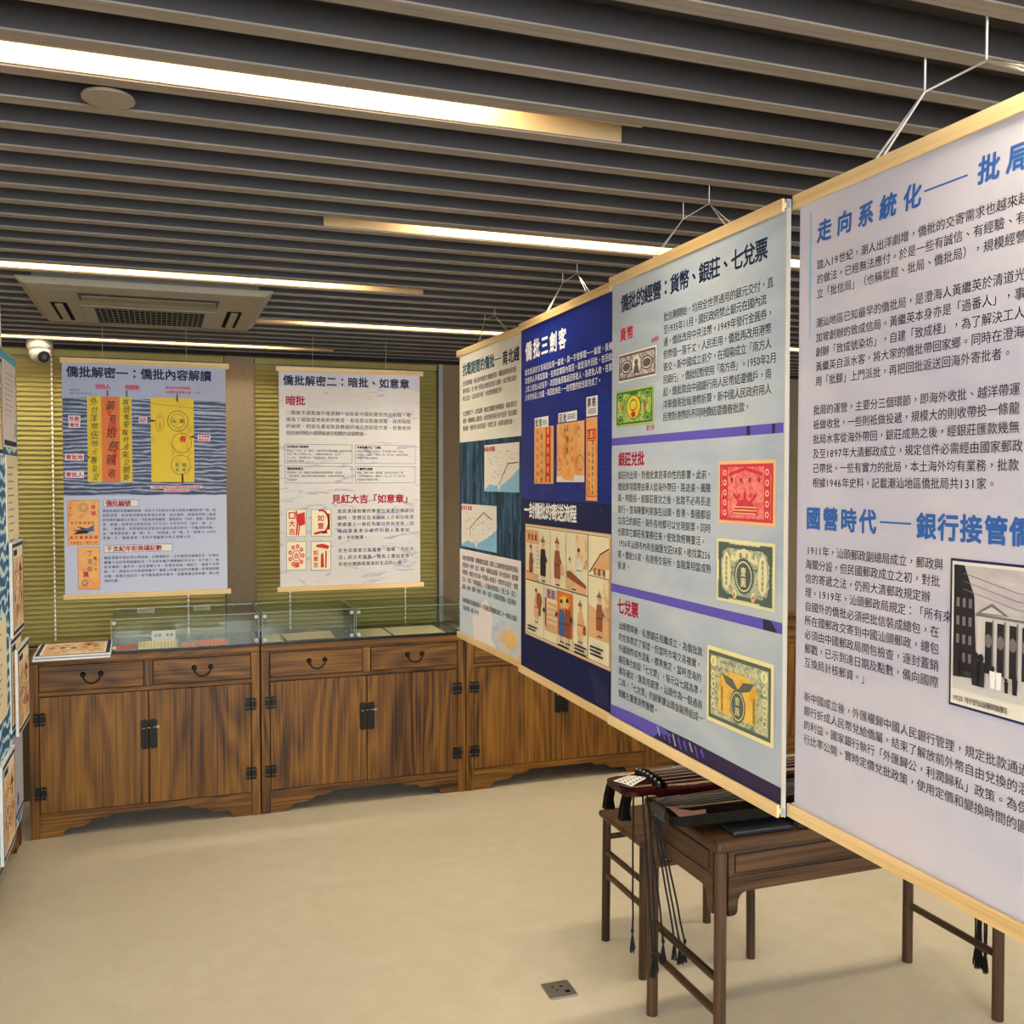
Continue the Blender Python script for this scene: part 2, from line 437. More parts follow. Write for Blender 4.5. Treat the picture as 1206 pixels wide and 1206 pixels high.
b.box(XL, W1[0], YB, YB + 0.16, SILL, HEAD, WALL); b.box(W1[1], W2[0], YB, YB + 0.16, SILL, HEAD, WALL)
b.box(W2[1], XR, YB, YB + 0.16, SILL, HEAD, WALL)
struct(b.build('wall_back'))
# front wall with the daylight window (behind the photographer)
b = MB()
b.box(XL, XR, YF - 0.1, YF, 0, 0.85, WALL_L); b.box(XL, XR, YF - 0.1, YF, 2.42, 2.66, WALL_L)
b.box(XL, -0.95, YF - 0.1, YF, 0.85, 2.42, WALL_L); b.box(2.15, XR, YF - 0.1, YF, 0.85, 2.42, WALL_L)
struct(b.build('wall_front'))
def window(n, x0, x1, y, z0, z1, mull=True):
    f = MB(); t = 0.035
    f.box(x0, x1, y - 0.02, y + 0.02, z0, z0 + t, FRAME_AL); f.box(x0, x1, y - 0.02, y + 0.02, z1 - t, z1, FRAME_AL)
    f.box(x0, x0 + t, y - 0.02, y + 0.02, z0 + t, z1 - t, FRAME_AL); f.box(x1 - t, x1, y - 0.02, y + 0.02, z0 + t, z1 - t, FRAME_AL)
    xm = (x0 + x1) / 2
    if mull: f.box(xm - t / 2, xm + t / 2, y - 0.02, y + 0.02, z0 + t, z1 - t, FRAME_AL)
    o = struct(f.build('window_%d' % n))
    g = MB(); g.box(x0 + t, x1 - t, y - 0.003, y + 0.003, z0 + t, z1 - t, PANE); g.build('pane', o)
window(1, W1[0], W1[1], YB + 0.11, SILL, HEAD); window(2, W2[0], W2[1], YB + 0.11, SILL, HEAD); window(3, -0.95, 2.15, YF - 0.05, 0.85, 2.42)
b = MB(); b.box(W2[1] - 0.002, W2[1] + 0.024, YB - 0.012, YB, 0, 2.478, FRAME_AL); struct(b.build('trim_1'))
b = MB(); b.box(XL, XR, YB - 0.03, YB, 2.478, 2.60, PLENUM); struct(b.build('trim_2'))

# ceiling slats -------------------------------------------------------
P0, PITCHY, SW = 1.670, 0.1545, 0.038
s = MB()
KMIN, KMAX = -27, 27
LED_GAPS = {1: (-1.122, 0.97), 13: (-1.122, 1.005), 25: (-1.122, 0.955), 7: (0.445, 4.722), 19: (0.365, 4.722), -11: (-1.122, 0.985), -5: (0.445, 4.722), -17: (0.445, 4.722)}
for k in range(KMIN, KMAX + 1):
    y = P0 + PITCHY * k
    s.box(XL, XR, y - SW / 2, y + SW / 2, ZC + 0.0035, ZC + 0.10, SLATSHADE)
    if k < KMAX:
        ga, gb = LED_GAPS.get(k, (XR, XR))
        for xa, xb in ((XL, ga), (gb, XR)):
            if xb - xa > 0.03: s.box(xa, xb, y + SW / 2, y + PITCHY - SW / 2, ZC + 0.052, ZC + 0.10, SLATSHADE)
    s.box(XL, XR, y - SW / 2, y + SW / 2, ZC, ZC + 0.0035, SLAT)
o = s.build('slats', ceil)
# linear lights in the gaps between slats
LEDM = bpy.data.materials.new('lit_diffuser'); LEDM.use_nodes = True
_B = LEDM.node_tree.nodes['Principled BSDF']
_B.inputs['Base Color'].default_value = RGB(240, 235, 220)
_B.inputs['Emission Color'].default_value = (1.0, 0.90, 0.70, 1); _B.inputs['Emission Strength'].default_value = LED_STRENGTH
HOUSE = flat('lamp_channel', (150, 136, 116), 0.5, 0.2)
LINER = flat('lamp_channel_liner', (158, 132, 92), 0.6)
def led(k, x0, x1, label):
    """a tube set deep between two slats; what shows from the room is the lit inside of its channel"""
    y0 = P0 + PITCHY * k + SW / 2; y1 = y0 + PITCHY - SW
    t = thing('linear_ceiling_light', ((x0 + x1) / 2, (y0 + y1) / 2, ZC), label, 'ceiling light', 'warm light strips set between the ceiling slats')
    X = (x1 - x0) / 2; c = (y1 - y0) / 2
    h = MB(); e0 = X + (0.28 if x0 > 0 else 0.02); e1 = X + (0.02 if x0 > 0 else 0.28)
    h.box(-e0, e1, c - 0.004, c - 0.0005, 0.004, 0.094, LINER); h.box(-e0, e1, -c + 0.0005, -c + 0.020, 0.004, 0.030, HOUSE)
    h.box(-e0, e1, -c + 0.0005, -c + 0.004, 0.0302, 0.094, LINER); h.box(-e0, e1, -c + 0.0005, c - 0.0005, 0.0942, 0.10, HOUSE)
    h.build('housing', t)
    d = MB(); d.box(-X, X, -c + 0.010, c - 0.010, 0.074, 0.092, LEDM); d.build('diffuser', t)
led(1, -1.1, 0.68, 'long lit warm strip nearest the camera, above the round ceiling plate')
led(13, -1.1, 0.715, 'lit warm strip just in front of the air conditioner')
led(25, -1.1, 0.665, 'lit warm strip at the back, behind the air conditioner')
led(7, 0.735, 4.7, 'lit warm strip running behind the hanging currency poster')
led(19, 0.655, 4.7, 'lit warm strip ending above the farthest hanging poster')
led(-11, -1.1, 0.695, 'lit warm strip overhead behind the camera on the left')
led(-5, 0.735, 4.7, 'lit warm strip overhead to the right beside the camera')
led(-17, 0.735, 4.7, 'lit warm strip overhead behind the camera on the right')

# ------------------------------------------------------------------ blinds
def blind_mat():
    m, N, L, B = new_mat('olive_slat')
    v = coords(N, L, (0.3, 1, 1), rnd=False)
    n = noise(N, L, v, 8, 2)
    L.new(ramp(N, L, n, [(0.3, (148, 135, 74)), (0.7, (162, 148, 85))]), B.inputs['Base Color'])
    B.inputs['Roughness'].default_value = 0.6; B.inputs['Specular IOR Level'].default_value = 0.2
    return m
OLIVE = blind_mat()
LADDER = flat('ladder_cord_daylight', (236, 234, 224), 0.6)
def blind(x0, x1, cords, label):
    t = thing('venetian_blind', ((x0 + x1) / 2, YB + 0.035, SILL), label, 'window blind', 'olive venetian blinds in the back windows')
    X = (x1 - x0) / 2 - 0.006; p = 0.0265; z1 = HEAD - SILL
    h = MB(); h.box(-X, X, -0.015, 0.02, z1 - 0.034, z1 - 0.001, OLIVE); h.build('headrail', t)
    h = MB(); h.box(-X, X, -0.012, 0.014, 0.012, 0.028, OLIVE); h.build('bottom_rail', t)
    s = MB(); n = int((z1 - 0.055) / p); A = math.radians(68)
    for i in range(n):
        z = 0.042 + i * p; prev = None
        pr = []
        for q in (-1, -0.5, 0, 0.5, 1):
            a = q * 0.0150; bow = 0.0016 * (1 - q * q)
            pr.append((a * math.cos(A) - bow * math.sin(A), z + a * math.sin(A) + bow * math.cos(A)))
        vs = []
        jx = random.uniform(-0.0015, 0.0015)
        for (yy, zz) in pr: vs += [(-X + jx, yy, zz), (X + jx, yy, zz)]
        s.add(vs, [(2 * j, 2 * j + 1, 2 * j + 3, 2 * j + 2) for j in range(4)], OLIVE, True)
    s.build('slats', t)
    for c in cords:
        m = MB(); u = c - (x0 + x1) / 2
        for i in range(n):
            z = 0.042 + i * p
            m.box(u - 0.0045, u + 0.0045, -0.0135, -0.0115, z - 0.0055, z + 0.0085, LADDER)  # white dash at each slat, painted for daylight coming through the cord hole
        m.box(u - 0.0012, u + 0.0012, -0.0112, -0.0100, 0.03, z1 - 0.03, LADDER)
        m.build('ladder_cord', t)
blind(W1[0], W1[1], (-0.557, 0.141), 'olive green venetian blind behind the sea-blue poster and the security camera')
blind(W2[0], W2[1], (0.717, 1.419), 'olive green venetian blind behind the pale poster with red stamps')

# ------------------------------------------------------------------ ceiling fittings
DISCM = flat('taupe_plate', (126, 112, 94), 0.5)
d = MB(); d.lathe([(0.0485, 0.0), (0.0485, 0.004), (0.046, 0.007)], (0, 0, -0.0075), DISCM, 40)
t = tag(d.build('ceiling_cover_plate', loc=(-0.087, 2.048, ZC)), 'plain round taupe cover plate between the ceiling slats', 'cover plate')

# ceiling cassette air conditioner
ACX, ACY, ACW = -0.033, 4.37, 0.455
t = thing('ceiling_air_conditioner', (ACX, ACY, ZC), 'square four-way cassette air conditioner set in the slatted ceiling', 'air conditioner')
b = MB(); h = ACW
b.prism([(-h, 0.0), (h, 0.0), (h, -0.008), (h - 0.03, -0.028), (-h + 0.03, -0.028), (-h, -0.008)], 'y', -h, h, CREAMPL)
b.box(-h + 0.05, h - 0.05, -h + 0.05, h - 0.05, 0.0, 0.10, CREAMPL)
b.build('panel', t, bevel=0.004)
FLAP = flat('louvre_flap_tan', (104, 92, 72), 0.5)
def slot(cx, cy, along, ln, wd):
    bb = MB()
    lx, ly = (ln / 2, wd / 2) if along == 'x' else (wd / 2, ln / 2)
    bb.box(cx - lx, cx + lx, cy - ly, cy + ly, -0.0300, -0.0281, DARKPL if along == 'x' else STEELD)
    bb.build('air_slot', t)
    f = MB(); q = 0.50
    fx, fy = (lx - 0.012, ly * 0.62) if along == 'x' else (lx * q, ly - 0.012)
    f.box(cx - fx, cx + fx, cy - fy, cy + fy, -0.037, -0.0302, FLAP if along == 'x' else CREAMPL)
    f.build('louvre_flap', t, bevel=0.003)
slot(0, -0.235, 'x', 0.52, 0.15); slot(0, 0.425, 'x', 0.46, 0.02); slot(-0.345, 0.15, 'y', 0.44, 0.06); slot(0.335, 0.15, 'y', 0.44, 0.06)
g = MB(); gx, g0, g1 = 0.265, -0.05, 0.405
g.box(-gx, gx, g0, g1, -0.0335, -0.0282, CREAMPL); g.build('intake_frame', t, bevel=0.002)
g = MB(); gx2, h0, h1 = 0.217, -0.015, 0.37
g.box(-gx2, gx2, h0, h1, -0.0348, -0.0336, STEELD)
for i in range(21):
    x = -gx2 + 2 * gx2 * i / 20; g.box(x - 0.0009, x + 0.0009, h0, h1, -0.0370, -0.0349, CREAMPL)
for j in range(7):
    y = h0 + (h1 - h0) * j / 6; g.box(-gx2, gx2, y - 0.0016, y + 0.0016, -0.0378, -0.0371, CREAMPL)
g.build('intake_grille', t)
g = MB(); g.box(-0.34, -0.25, -0.375, -0.362, -0.0292, -0.0281, WHITEPL); g.build('badge_strip', t)

# turret camera
t = thing('security_camera', (-0.598, 5.74, 2.5), 'white turret security camera under the ceiling at the left window', 'security camera')
b = MB(); b.lathe([(0.066, 0.0), (0.066, -0.03), (0.062, -0.045), (0.045, -0.062)][::-1], (0, 0, 0), WHITEPL, 36); b.build('mount', t)
b = MB(); pr = [(0.0545 * math.sin(a), -0.0545 * math.cos(a)) for a in [PI * i / 20 for i in range(1, 20)]]
b.lathe(pr, (0.004, -0.008, -0.066), WHITEPL, 36); b.build('ball', t)
b = MB(); L_ = Vector((0.40, -0.80, -0.42)).normalized(); c0 = Vector((0.004, -0.008, -0.066))
b.tube([c0 + L_ * 0.046, c0 + L_ * 0.0560], 0.031, BLACK, 28); b.tube([c0 + L_ * 0.0560, c0 + L_ * 0.0585], 0.014, flat('lens', (60, 62, 70), 0.1), 20)
b.build('lens_window', t)

# ------------------------------------------------------------------ sideboards
CW, CH, CD = 1.127, 0.892, 0.50
def sideboard(label, group):
    t = thing('sideboard', (0, 0, 0), label, 'sideboard', group)
    pw = 0.045
    # carcass: posts, top, rails, sides, back
    b = MB()
    b.box(0, CW, 0.0, CD, CH - 0.03, CH, WOOD_H)
    b.build('top', t, bevel=0.003)
    b = MB()
    for x in (0.0, CW - pw):
        b.box(x, x + pw, 0.0, 0.045, 0, CH - 0.0302, WOOD_V); b.box(x, x + pw, CD - 0.045, CD, 0, CH - 0.0302, WOOD_V)
        xs = x if x == 0 else CW - 0.02
        b.box(xs, xs + 0.02, 0.0451, CD - 0.0451, 0.09, CH - 0.0302, WOOD_V)
    b.box(pw, CW - pw, CD - 0.02, CD, 0.09, CH - 0.0302, WOOD_V)
    b.box(pw, CW - pw, 0.003, 0.04, 0.700, 0.722, WOOD_H)      # rail under drawers
    b.box(pw, CW - pw, 0.003, 0.04, 0.852, 0.8618, WOOD_H)
    b.box(pw, CW - pw, 0.003, 0.04, 0.088, 0.122, WOOD_H)      # rail under doors
    b.box(CW / 2 - 0.021, CW / 2 + 0.021, 0.003, 0.04, 0.7222, 0.8518, WOOD_V)
    b.box(pw, CW - pw, 0.05, CD - 0.021, 0.088, 0.104, WOOD_H)
    b.build('carcass', t, bevel=0.002)
    # scrolled apron
    half = [(0.0, 0.0), (0.100, 0.0), (0.108, 0.022), (0.122, 0.036), (0.150, 0.040), (0.195, 0.040), (0.222, 0.052), (0.236, 0.066), (0.300, 0.068), (0.335, 0.0875)]
    wv = CW - 2 * pw
    for side in (0, 1):
        b = MB()
        pts = [(p[0], p[1]) for p in half] + [(0.0, 0.0875)]
        pts = [(pw + p[0] if side == 0 else CW - pw - p[0], p[1]) for p in pts]
        b.prism(pts, 'y', 0.006, 0.028, WOOD_H); fix_normals(b.build('apron', t, bevel=0.0015))
    # drawers
    for side in (0, 1):
        x0 = pw + 0.003 if side == 0 else CW / 2 + 0.024
        x1 = CW / 2 - 0.024 if side == 0 else CW - pw - 0.003
        b = MB(); b.box(x0, x1, 0.001, 0.30, 0.7245, 0.8495, WOOD_H); dr = b.build('drawer', t, bevel=0.002)
        hx = (x0 + x1) / 2; hz = 0.800
        hb = MB()
        for q in (-0.042, 0.042):
            hb.lathe([(0.0135, 0.0), (0.0135, -0.004), (0.008, -0.007), (0.006, -0.014)], (hx + q, 0.001, hz), IRON, 16, 'y')
        arc = [(hx + 0.042 * math.cos(a), -0.014, hz - 0.002 + 0.044 * math.sin(a) * 0.95) for a in [PI + PI * i / 14 for i in range(15)]]
        hb.tube(arc, 0.0045, IRON, 8)
        hb.build('handle', dr)
    # doors
    for side in (0, 1):
        x0 = pw + 0.003 if side == 0 else CW / 2 + 0.002
        x1 = CW / 2 - 0.002 if side == 0 else CW - pw - 0.003
        b = MB(); b.box(x0, x1, 0.002, 0.024, 0.125, 0.697, WOOD_V); dr = b.build('door', t, bevel=0.0015)
        lx = CW / 2 - 0.041 if side == 0 else CW / 2 + 0.003
        lp = MB(); r = 0.012; z0, z1 = 0.402, 0.552; xx = lx + 0.038
        pts = [(lx, z0), (xx, z0), (xx, z1), (lx, z1)]
        rnd = []
        for (cx, cz, a0) in ((lx + r, z0 + r, PI), (xx - r, z0 + r, 1.5 * PI), (xx - r, z1 - r, 0), (lx + r, z1 - r, PI / 2)):
            for i in range(5): rnd.append((cx + r * math.cos(a0 + PI / 2 * i / 4), cz + r * math.sin(a0 + PI / 2 * i / 4)))
        lp.prism(rnd, 'y', -0.002, 0.0019, IRON)
        lp.lathe([(0.007, 0.0), (0.007, -0.012)], (lx + (0.027 if side == 0 else 0.011), -0.0021, 0.51), IRON, 12, 'y')
        lp.box(lx + 0.008, lx + 0.030, -0.006, -0.0021, 0.425, 0.475, IRON)
        fix_normals(lp.build('lock_plate', dr))
        if side == 0:
            pin = MB(); pin.tube([(lx + 0.008, -0.0095, 0.509), (lx + 0.085, -0.0095, 0.513)], 0.0028, IRON2, 8); pin.lathe([(0.008, -0.004), (0.008, 0.004)], (lx + 0.085, -0.0095, 0.513), IRON2, 14, 'y'); pin.build('lock_pin', dr)
        for hz in (0.590, 0.225):
            hb = MB(); sgn = -1 if side == 0 else 1; ex = x0 if side == 0 else x1
            def leaf(x, wd):
                pts = []
                for k in range(24):
                    a = 2 * PI * k / 24; rr = 1.06 - 0.10 * math.cos(4 * a)
                    pts.append((x + wd * rr * math.cos(a), hz + 0.034 * rr * math.sin(a)))
                hb.prism(pts, 'y', -0.0025, 0.0019, IRON)
                for dx, dz in ((-0.007, 0.018), (0.007, 0.018), (-0.007, -0.018), (0.007, -0.018)):
                    hb.lathe([(0.003, 0.0), (0.0015, -0.002)], (x + dx, -0.0026, hz + dz), IRON2, 8, 'y')
            leaf(ex - sgn * 0.0155, 0.0140)
            pts_x = ex + sgn * 0.0155
            hb2 = hb; leaf(pts_x, 0.0140)
            hb.tube([(ex, -0.003, hz - 0.03), (ex, -0.003, hz + 0.03)], 0.004, IRON, 8)
            fix_normals(hb.build('hinge', dr))
    return t
GSB = 'matching elm sideboards along the walls'
proto = sideboard('elm sideboard below the sea-blue poster, two foam boards on its left end', GSB)
CF = 5.226
spots = [(-0.618, 1.094, None), (0.482, 1.121, 'elm sideboard below the pale poster with red stamps, letters under clear covers on top'),
         (1.607, 1.167, 'elm sideboard half hidden below the two farthest hanging posters'), (2.778, 1.127, 'elm sideboard mostly hidden behind the hanging currency poster')]
for i, (x, wd, lb) in enumerate(spots):
    c = proto if i == 0 else copy_tree(proto)
    c.location = (x, CF, 0); c.scale = (wd / CW, 1, 1)
    if lb: c['label'] = lb
c = copy_tree(proto); c.location = (-0.655, 4.085, 0); c.rotation_euler = (0, 0, PI / 2)
c.scale = (1.0, 0.9, 1.0)
c['label'] = 'elm sideboard along the left wall, hidden behind the blue wave banner'
# ------------------------------------------------------------------ display covers and the papers in them
CT = CH
def display_case(x0, x1, label, h=0.17):
    y0, y1 = 5.236, 5.675
    t = thing('display_case', ((x0 + x1) / 2, (y0 + y1) / 2, CT), label, 'display case', 'clear display covers on the sideboards')
    X, Y, th = (x1 - x0) / 2, (y1 - y0) / 2, 0.004
    b = MB(); b.box(-X, X, -Y, Y, 0.0, 0.013, GLOSSBLACK); b.build('base_board', t, bevel=0.001)
    z0, z1 = 0.0131, h
    for nm, (a, bb, c, d, e, f) in {'front_pane': (-X + 0.004, X - 0.004, -Y + 0.004, -Y + 0.004 + th, z0, z1), 'rear_pane': (-X + 0.004, X - 0.004, Y - 0.004 - th, Y - 0.004, z0, z1),
                  'side_pane': (-X + 0.004, -X + 0.004 + th, -Y + 0.009, Y - 0.009, z0, z1), 'side_pane ': (X - 0.004 - th, X - 0.004, -Y + 0.009, Y - 0.009, z0, z1),
                  'top_pane': (-X + 0.004, X - 0.004, -Y + 0.004, Y - 0.004, z1 + 0.0002, z1 + th)}.items():
        m = MB(); m.box(a, bb, c, d, e, f, GLASS)
        o = m.build(nm.strip(), t)
    m = MB(); e = 0.0009
    for (yy) in (-Y + 0.003, Y - 0.003):
        m.box(-X + 0.003, X - 0.003, yy - e, yy + e, z1 + 0.001, z1 + 0.0035, EDGE)
    for xx in (-X + 0.003, X - 0.003):
        m.box(xx - e, xx + e, -Y + 0.006, Y - 0.006, z1 + 0.001, z1 + 0.0035, EDGE)
        for yy in (-Y + 0.003, Y - 0.003): m.box(xx - e, xx + e, yy - e, yy + e, z0, z1, EDGE)
    m.build('pane_edges', t)
    for xx in (-X + 0.016, X - 0.016):
        for zz in (0.03, z1 - 0.016):
            c = MB(); c.lathe([(0.009, -0.003), (0.011, 0.0), (0.009, 0.012)], (xx, -Y + 0.0005, zz), EDGE, 16, 'y'); c.build('corner_clip', t)
    return t
display_case(-0.245, 0.478, 'clear cover on the left sideboard, with red and cream booklets inside')
display_case(0.490, 0.980, 'narrow clear cover, second along the sideboards, with two overlapping letters inside')
display_case(0.986, 1.598, 'clear cover on the right end of the middle sideboard, two wide letters inside')

ZB = CT + 0.0132
def letter(name, x0, y0, x1, y1, paper, inkm, label, cat='letter', group=None, skew=0.0, cols=14, rot=0.0, z=0.0, band=None):
    t = MB(); w_, d_ = x1 - x0, y1 - y0
    t.box(-w_ / 2, w_ / 2, -d_ / 2, d_ / 2, 0, 0.0012, paper)
    for i in range(cols):
        x = -w_ / 2 + w_ * (i + 0.6) / (cols + 0.2); yy = d_ * 0.42
        n = 0
        while yy > -d_ * 0.40:
            ln = random.uniform(0.005, 0.012)
            if random.random() < 0.85: t.box(x - 0.0018, x + 0.0018, yy - ln, yy, 0.00125, 0.00145, inkm)
            yy -= ln + 0.004
    if band: t.box(-w_ / 2, -w_ / 2 + w_ * band[0], -d_ / 2, d_ / 2, 0.00122, 0.0016, band[1])
    o = t.build(name); o.location = ((x0 + x1) / 2, (y0 + y1) / 2, ZB + z); o.rotation_euler = (0, 0, rot)
    return tag(o, label, cat, group)
CREAMP = flat('aged_cream_paper', (222, 206, 160), 0.75); PINKP = flat('pink_paper', (206, 118, 92), 0.75); ORP = flat('orange_paper', (206, 132, 84), 0.75); REDP = flat('red_paper', (196, 60, 44), 0.7); BEIGEP = flat('beige_paper', (214, 190, 150), 0.75)
letter('letter', -0.225, 5.262, -0.135, 5.40, ORP, KG, 'small letter with a red block, first paper from the left in the covers', cols=5, band=(0.98, REDP))
letter('letter', -0.118, 5.258, 0.07, 5.50, CREAMP, KG, 'cream booklet written in columns, behind the little white name card', cols=11)
letter('letter', 0.092, 5.256, 0.162, 5.385, ORP, KG, 'small orange slip beside the wide red letter', cols=4)
letter('letter', 0.168, 5.256, 0.318, 5.445, PINKP, REDM, 'wide red letter at the right end of the left cover', cols=8)
letter('letter', 0.500 + 0.012, 5.268, 0.600, 5.50, CREAMP, KG, 'narrow cream letter at the left end of the second cover', cols=7)
letter('letter', 0.625, 5.285, 0.760, 5.51, BEIGEP, DBROWN, 'beige letter underneath, left of the overlapping pair', cols=8, rot=0.02)
letter('letter', 0.735, 5.282, 0.885, 5.52, BEIGEP, DBROWN, 'beige letter on top, right of the overlapping pair', cols=8, rot=-0.05, z=0.0016)
letter('letter', 1.005, 5.262, 1.190, 5.53, CREAMP, KG, 'cream letter at the left of the third cover', cols=12)
letter('letter', 1.205, 5.262, 1.495, 5.54, CREAMP, KG, 'widest cream letter, at the right of the third cover', cols=18)
o = MB(); o.box(-0.055, 0.055, -0.10, 0.10, 0, 0.004, CREAMP); o = o.build('booklet', loc=(1.672, 5.38, CT)); o.rotation_euler = (0, 0, 0.1)
tag(o, 'plain cream booklet lying at the left end of the third sideboard', 'booklet')
p = Print(0.0); p.sheet(-0.06, -0.052, 0.06, 0.0, WHITEP); p.text('汕頭　批信', -0.04, 0.04, -0.028, K, 0.02, 0.016)
o = p.build('name_card', loc=(0.004, 5.512, ZB)); tag(o, 'small white name card standing behind the cream booklet', 'card')
for xx, lb in ((-0.085, 'white label strip on the rear of the left cover, below the poster with envelopes'), (0.207, 'white label strip on the rear of the left cover, nearer its right end')):
    p = Print(0.0); p.sheet(-0.045, -0.026, 0.045, 0.0, WHITEP); 
    for k in range(2): p.rect(-0.036, -0.019 + 0.008 * k, 0.036 - 0.015 * k, -0.016 + 0.008 * k, GREY2)
    o = p.build('label_strip', loc=(xx, 5.6650, 1.036)); tag(o, lb, 'label')

# ------------------------------------------------------------------ foam boards with woodblock art
def art_scene(p, u0, v0, u1, v1, l=1, ground=ART_OR):
    """rows of small robed figures between houses and hills"""
    p.rect(u0, v0, u1, v1, ground, l)
    w_, h_ = u1 - u0, v1 - v0
    for i in range(3):
        a = v0 + h_ * (0.25 + 0.25 * i)
        p.line([(u0 + w_ * 0.05, a), (u0 + w_ * 0.35, a - h_ * 0.08), (u0 + w_ * 0.6, a + h_ * 0.02), (u1 - w_ * 0.05, a - h_ * 0.05)], 0.004, DBROWN, l + 1)
    for i in range(5):
        u, v = u0 + w_ * (0.12 + 0.18 * i), v0 + h_ * random.uniform(0.45, 0.85)
        figure(p, u, v, h_ * 0.22, [BROWN, DENIM, GREYB, ORANGE, DBROWN][i % 5], l + 2, i % 2 == 0)
    p.poly([(u0 + w_ * 0.55, v0 + h_ * 0.22), (u0 + w_ * 0.72, v0 + h_ * 0.08), (u0 + w_ * 0.9, v0 + h_ * 0.22)], DBROWN, l + 2)
    p.rect(u0 + w_ * 0.6, v0 + h_ * 0.22, u0 + w_ * 0.86, v0 + h_ * 0.36, TAN, l + 2)
    p.rect(u0 + w_ * 0.69, v0 + h_ * 0.26, u0 + w_ * 0.76, v0 + h_ * 0.36, GREY1, l + 3)
def figure(p, u, v, h, robe, l=2, hat=True, bag=None):
    """robed figure, feet at v"""
    p.poly([(u - h * .13, v - h * .72), (u + h * .12, v - h * .72), (u + h * .17, v - h * .45), (u + h * .16, v - h * .14), (u - h * .17, v - h * .14), (u - h * .18, v - h * .45)], robe, l)
    for d in (-0.07, 0.06):
        p.rect(u + d * h - h * .03, v - h * .14, u + d * h + h * .03, v - h * .03, SKIN, l)
        p.poly([(u + d * h - h * .04, v - h * .03), (u + d * h + h * .08, v - h * .03), (u + d * h + h * .08, v), (u + d * h - h * .04, v)], GREY1, l)
    p.poly([(u + h * .08, v - h * .66), (u + h * .26, v - h * .50), (u + h * .22, v - h * .44), (u + h * .06, v - h * .56)], robe, l + 1)
    p.ell(u + h * .25, v - h * .46, h * .03, h * .03, SKIN, l + 1, 10)
    p.rect(u - h * .03, v - h * .76, u + h * .03, v - h * .71, SKIN, l)
    p.ell(u, v - h * .83, h * .075, h * .09, SKIN, l + 1, 16)
    if hat: p.poly([(u - h * .15, v - h * .87), (u - h * .04, v - h * .95), (u, v - h * 1.03), (u + h * .04, v - h * .95), (u + h * .15, v - h * .87)], BROWN, l + 2)
    else: p.poly([(u - h * .08, v - h * .86), (u - h * .06, v - h * .93), (u, v - h * .945), (u + h * .06, v - h * .93), (u + h * .08, v - h * .86)], GREY1, l + 2)
    for q in (-0.02, 0.035): p.ell(u + h * q, v - h * .83, h * .008, h * .01, GREY1, l + 2, 6)
    p.line([(u - h * .15, v - h * .42), (u + h * .15, v - h * .42)], h * .02, DBROWN, l + 1)
    if bag: p.poly([(u + h * .2, v - h * .44), (u + h * .34, v - h * .44), (u + h * .36, v - h * .22), (u + h * .18, v - h * .22)], bag, l + 1)

FOAM = flat('white_foam_board', (226, 224, 218), 0.6)
def board_mesh(name, w_, h_, t, kind, parent=None):
    p = Print(0.0)
    p.sheet(0, 0, w_, h_, FOAM, t)
    if kind == 'art':
        p.frame(0.008, 0.008, w_ - 0.008, h_ - 0.008, 0.016, NAVY); p.rect(0.024, 0.024, w_ - 0.024, h_ - 0.024, CREAM)
        p.rect(0.04, 0.034, w_ * 0.42, 0.060, NAVY, 2)
        art_scene(p, 0.034, 0.07, w_ - 0.034, h_ - 0.034, 2)
    elif kind == 'sheet':
        p.rect(0, 0, w_, h_, PINKL); p.rect(0, h_ - 0.030, w_, h_ - 0.008, NAVY, 2); p.rect(w_ - 0.05, h_ * 0.70, w_ - 0.03, h_ * 0.86, BLUEH, 2)
        for i in range(9): p.rect(0.05, 0.05 + 0.022 * i, w_ - 0.10 - 0.03 * (i % 3), 0.0525 + 0.022 * i, GREY2, 2)
    elif kind == 'cream':
        p.rect(0, 0, w_, h_, CREAM)
        for i in range(10): p.rect(0.04, 0.05 + 0.03 * i, w_ - 0.13 - 0.04 * (i % 2), 0.055 + 0.03 * i, GREY2, 2)
    elif kind == 'lilac':
        p.rect(0, 0, w_, h_, LILAC); p.line([(0, h_ - 0.02), (w_, h_ - 0.02)], 0.016, NAVY, 2); p.ell(w_ * 0.5, h_ * 0.78, 0.03, 0.03, GREYB, 2)
    return p.build(name, parent)

# blue wave banner along the left wall, faces +x
LX = -0.612
t = thing('hanging_banner', (LX, 3.55, 2.30), 'tall banner printed with blue waves, cut off at the left edge', 'banner', None, PI / 2)
p = Print(0.0); p.sheet(0.0, 0.0, 1.37, 2.07, BLUEWAVE); p.rect(0.0, 0.0, 1.37, 0.035, CYANE); p.rect(1.362, 0.0, 1.37, 2.07, BLUEH)
p.build('printed_sheet', t)
m = MB(); m.box(0.0, 1.37, 0.0016, 0.02, -0.015, 0.012, PINE); m.build('top_rail', t)
m = MB(); m.box(0.0, 1.37, 0.0016, 0.02, -2.07, -2.045, PINE); m.build('bottom_rail', t)
for u in (0.95, 1.02):
    m = MB(); m.tube([(u, 0.011, 0.012), (u - 0.02, 0.011, 0.20)], 0.003, CORD, 6); m.build('hanging_cord', t)
GB = 'foam boards fixed to the blue wave banner'
def board(y0, z0, w_, h_, kind, label, off=0.006, th=0.005, tilt=0.0):
    o = board_mesh('foam_board', w_, h_, th, kind)
    o.location = (LX + off + th, y0, z0); o.rotation_euler = (0, 0, PI / 2)
    return tag(o, label, 'foam board', GB)
board(4.49, 2.262, 0.365, 0.362, 'sheet', 'pale text board at the top of the blue wave banner', 0.001)
board(4.545, 1.868, 0.335, 0.362, 'cream', 'cream text board, second from the top on the blue wave banner', 0.001)
board(4.585, 1.495, 0.345, 0.405, 'art', 'navy framed picture board, third down on the blue wave banner', 0.004, 0.012)
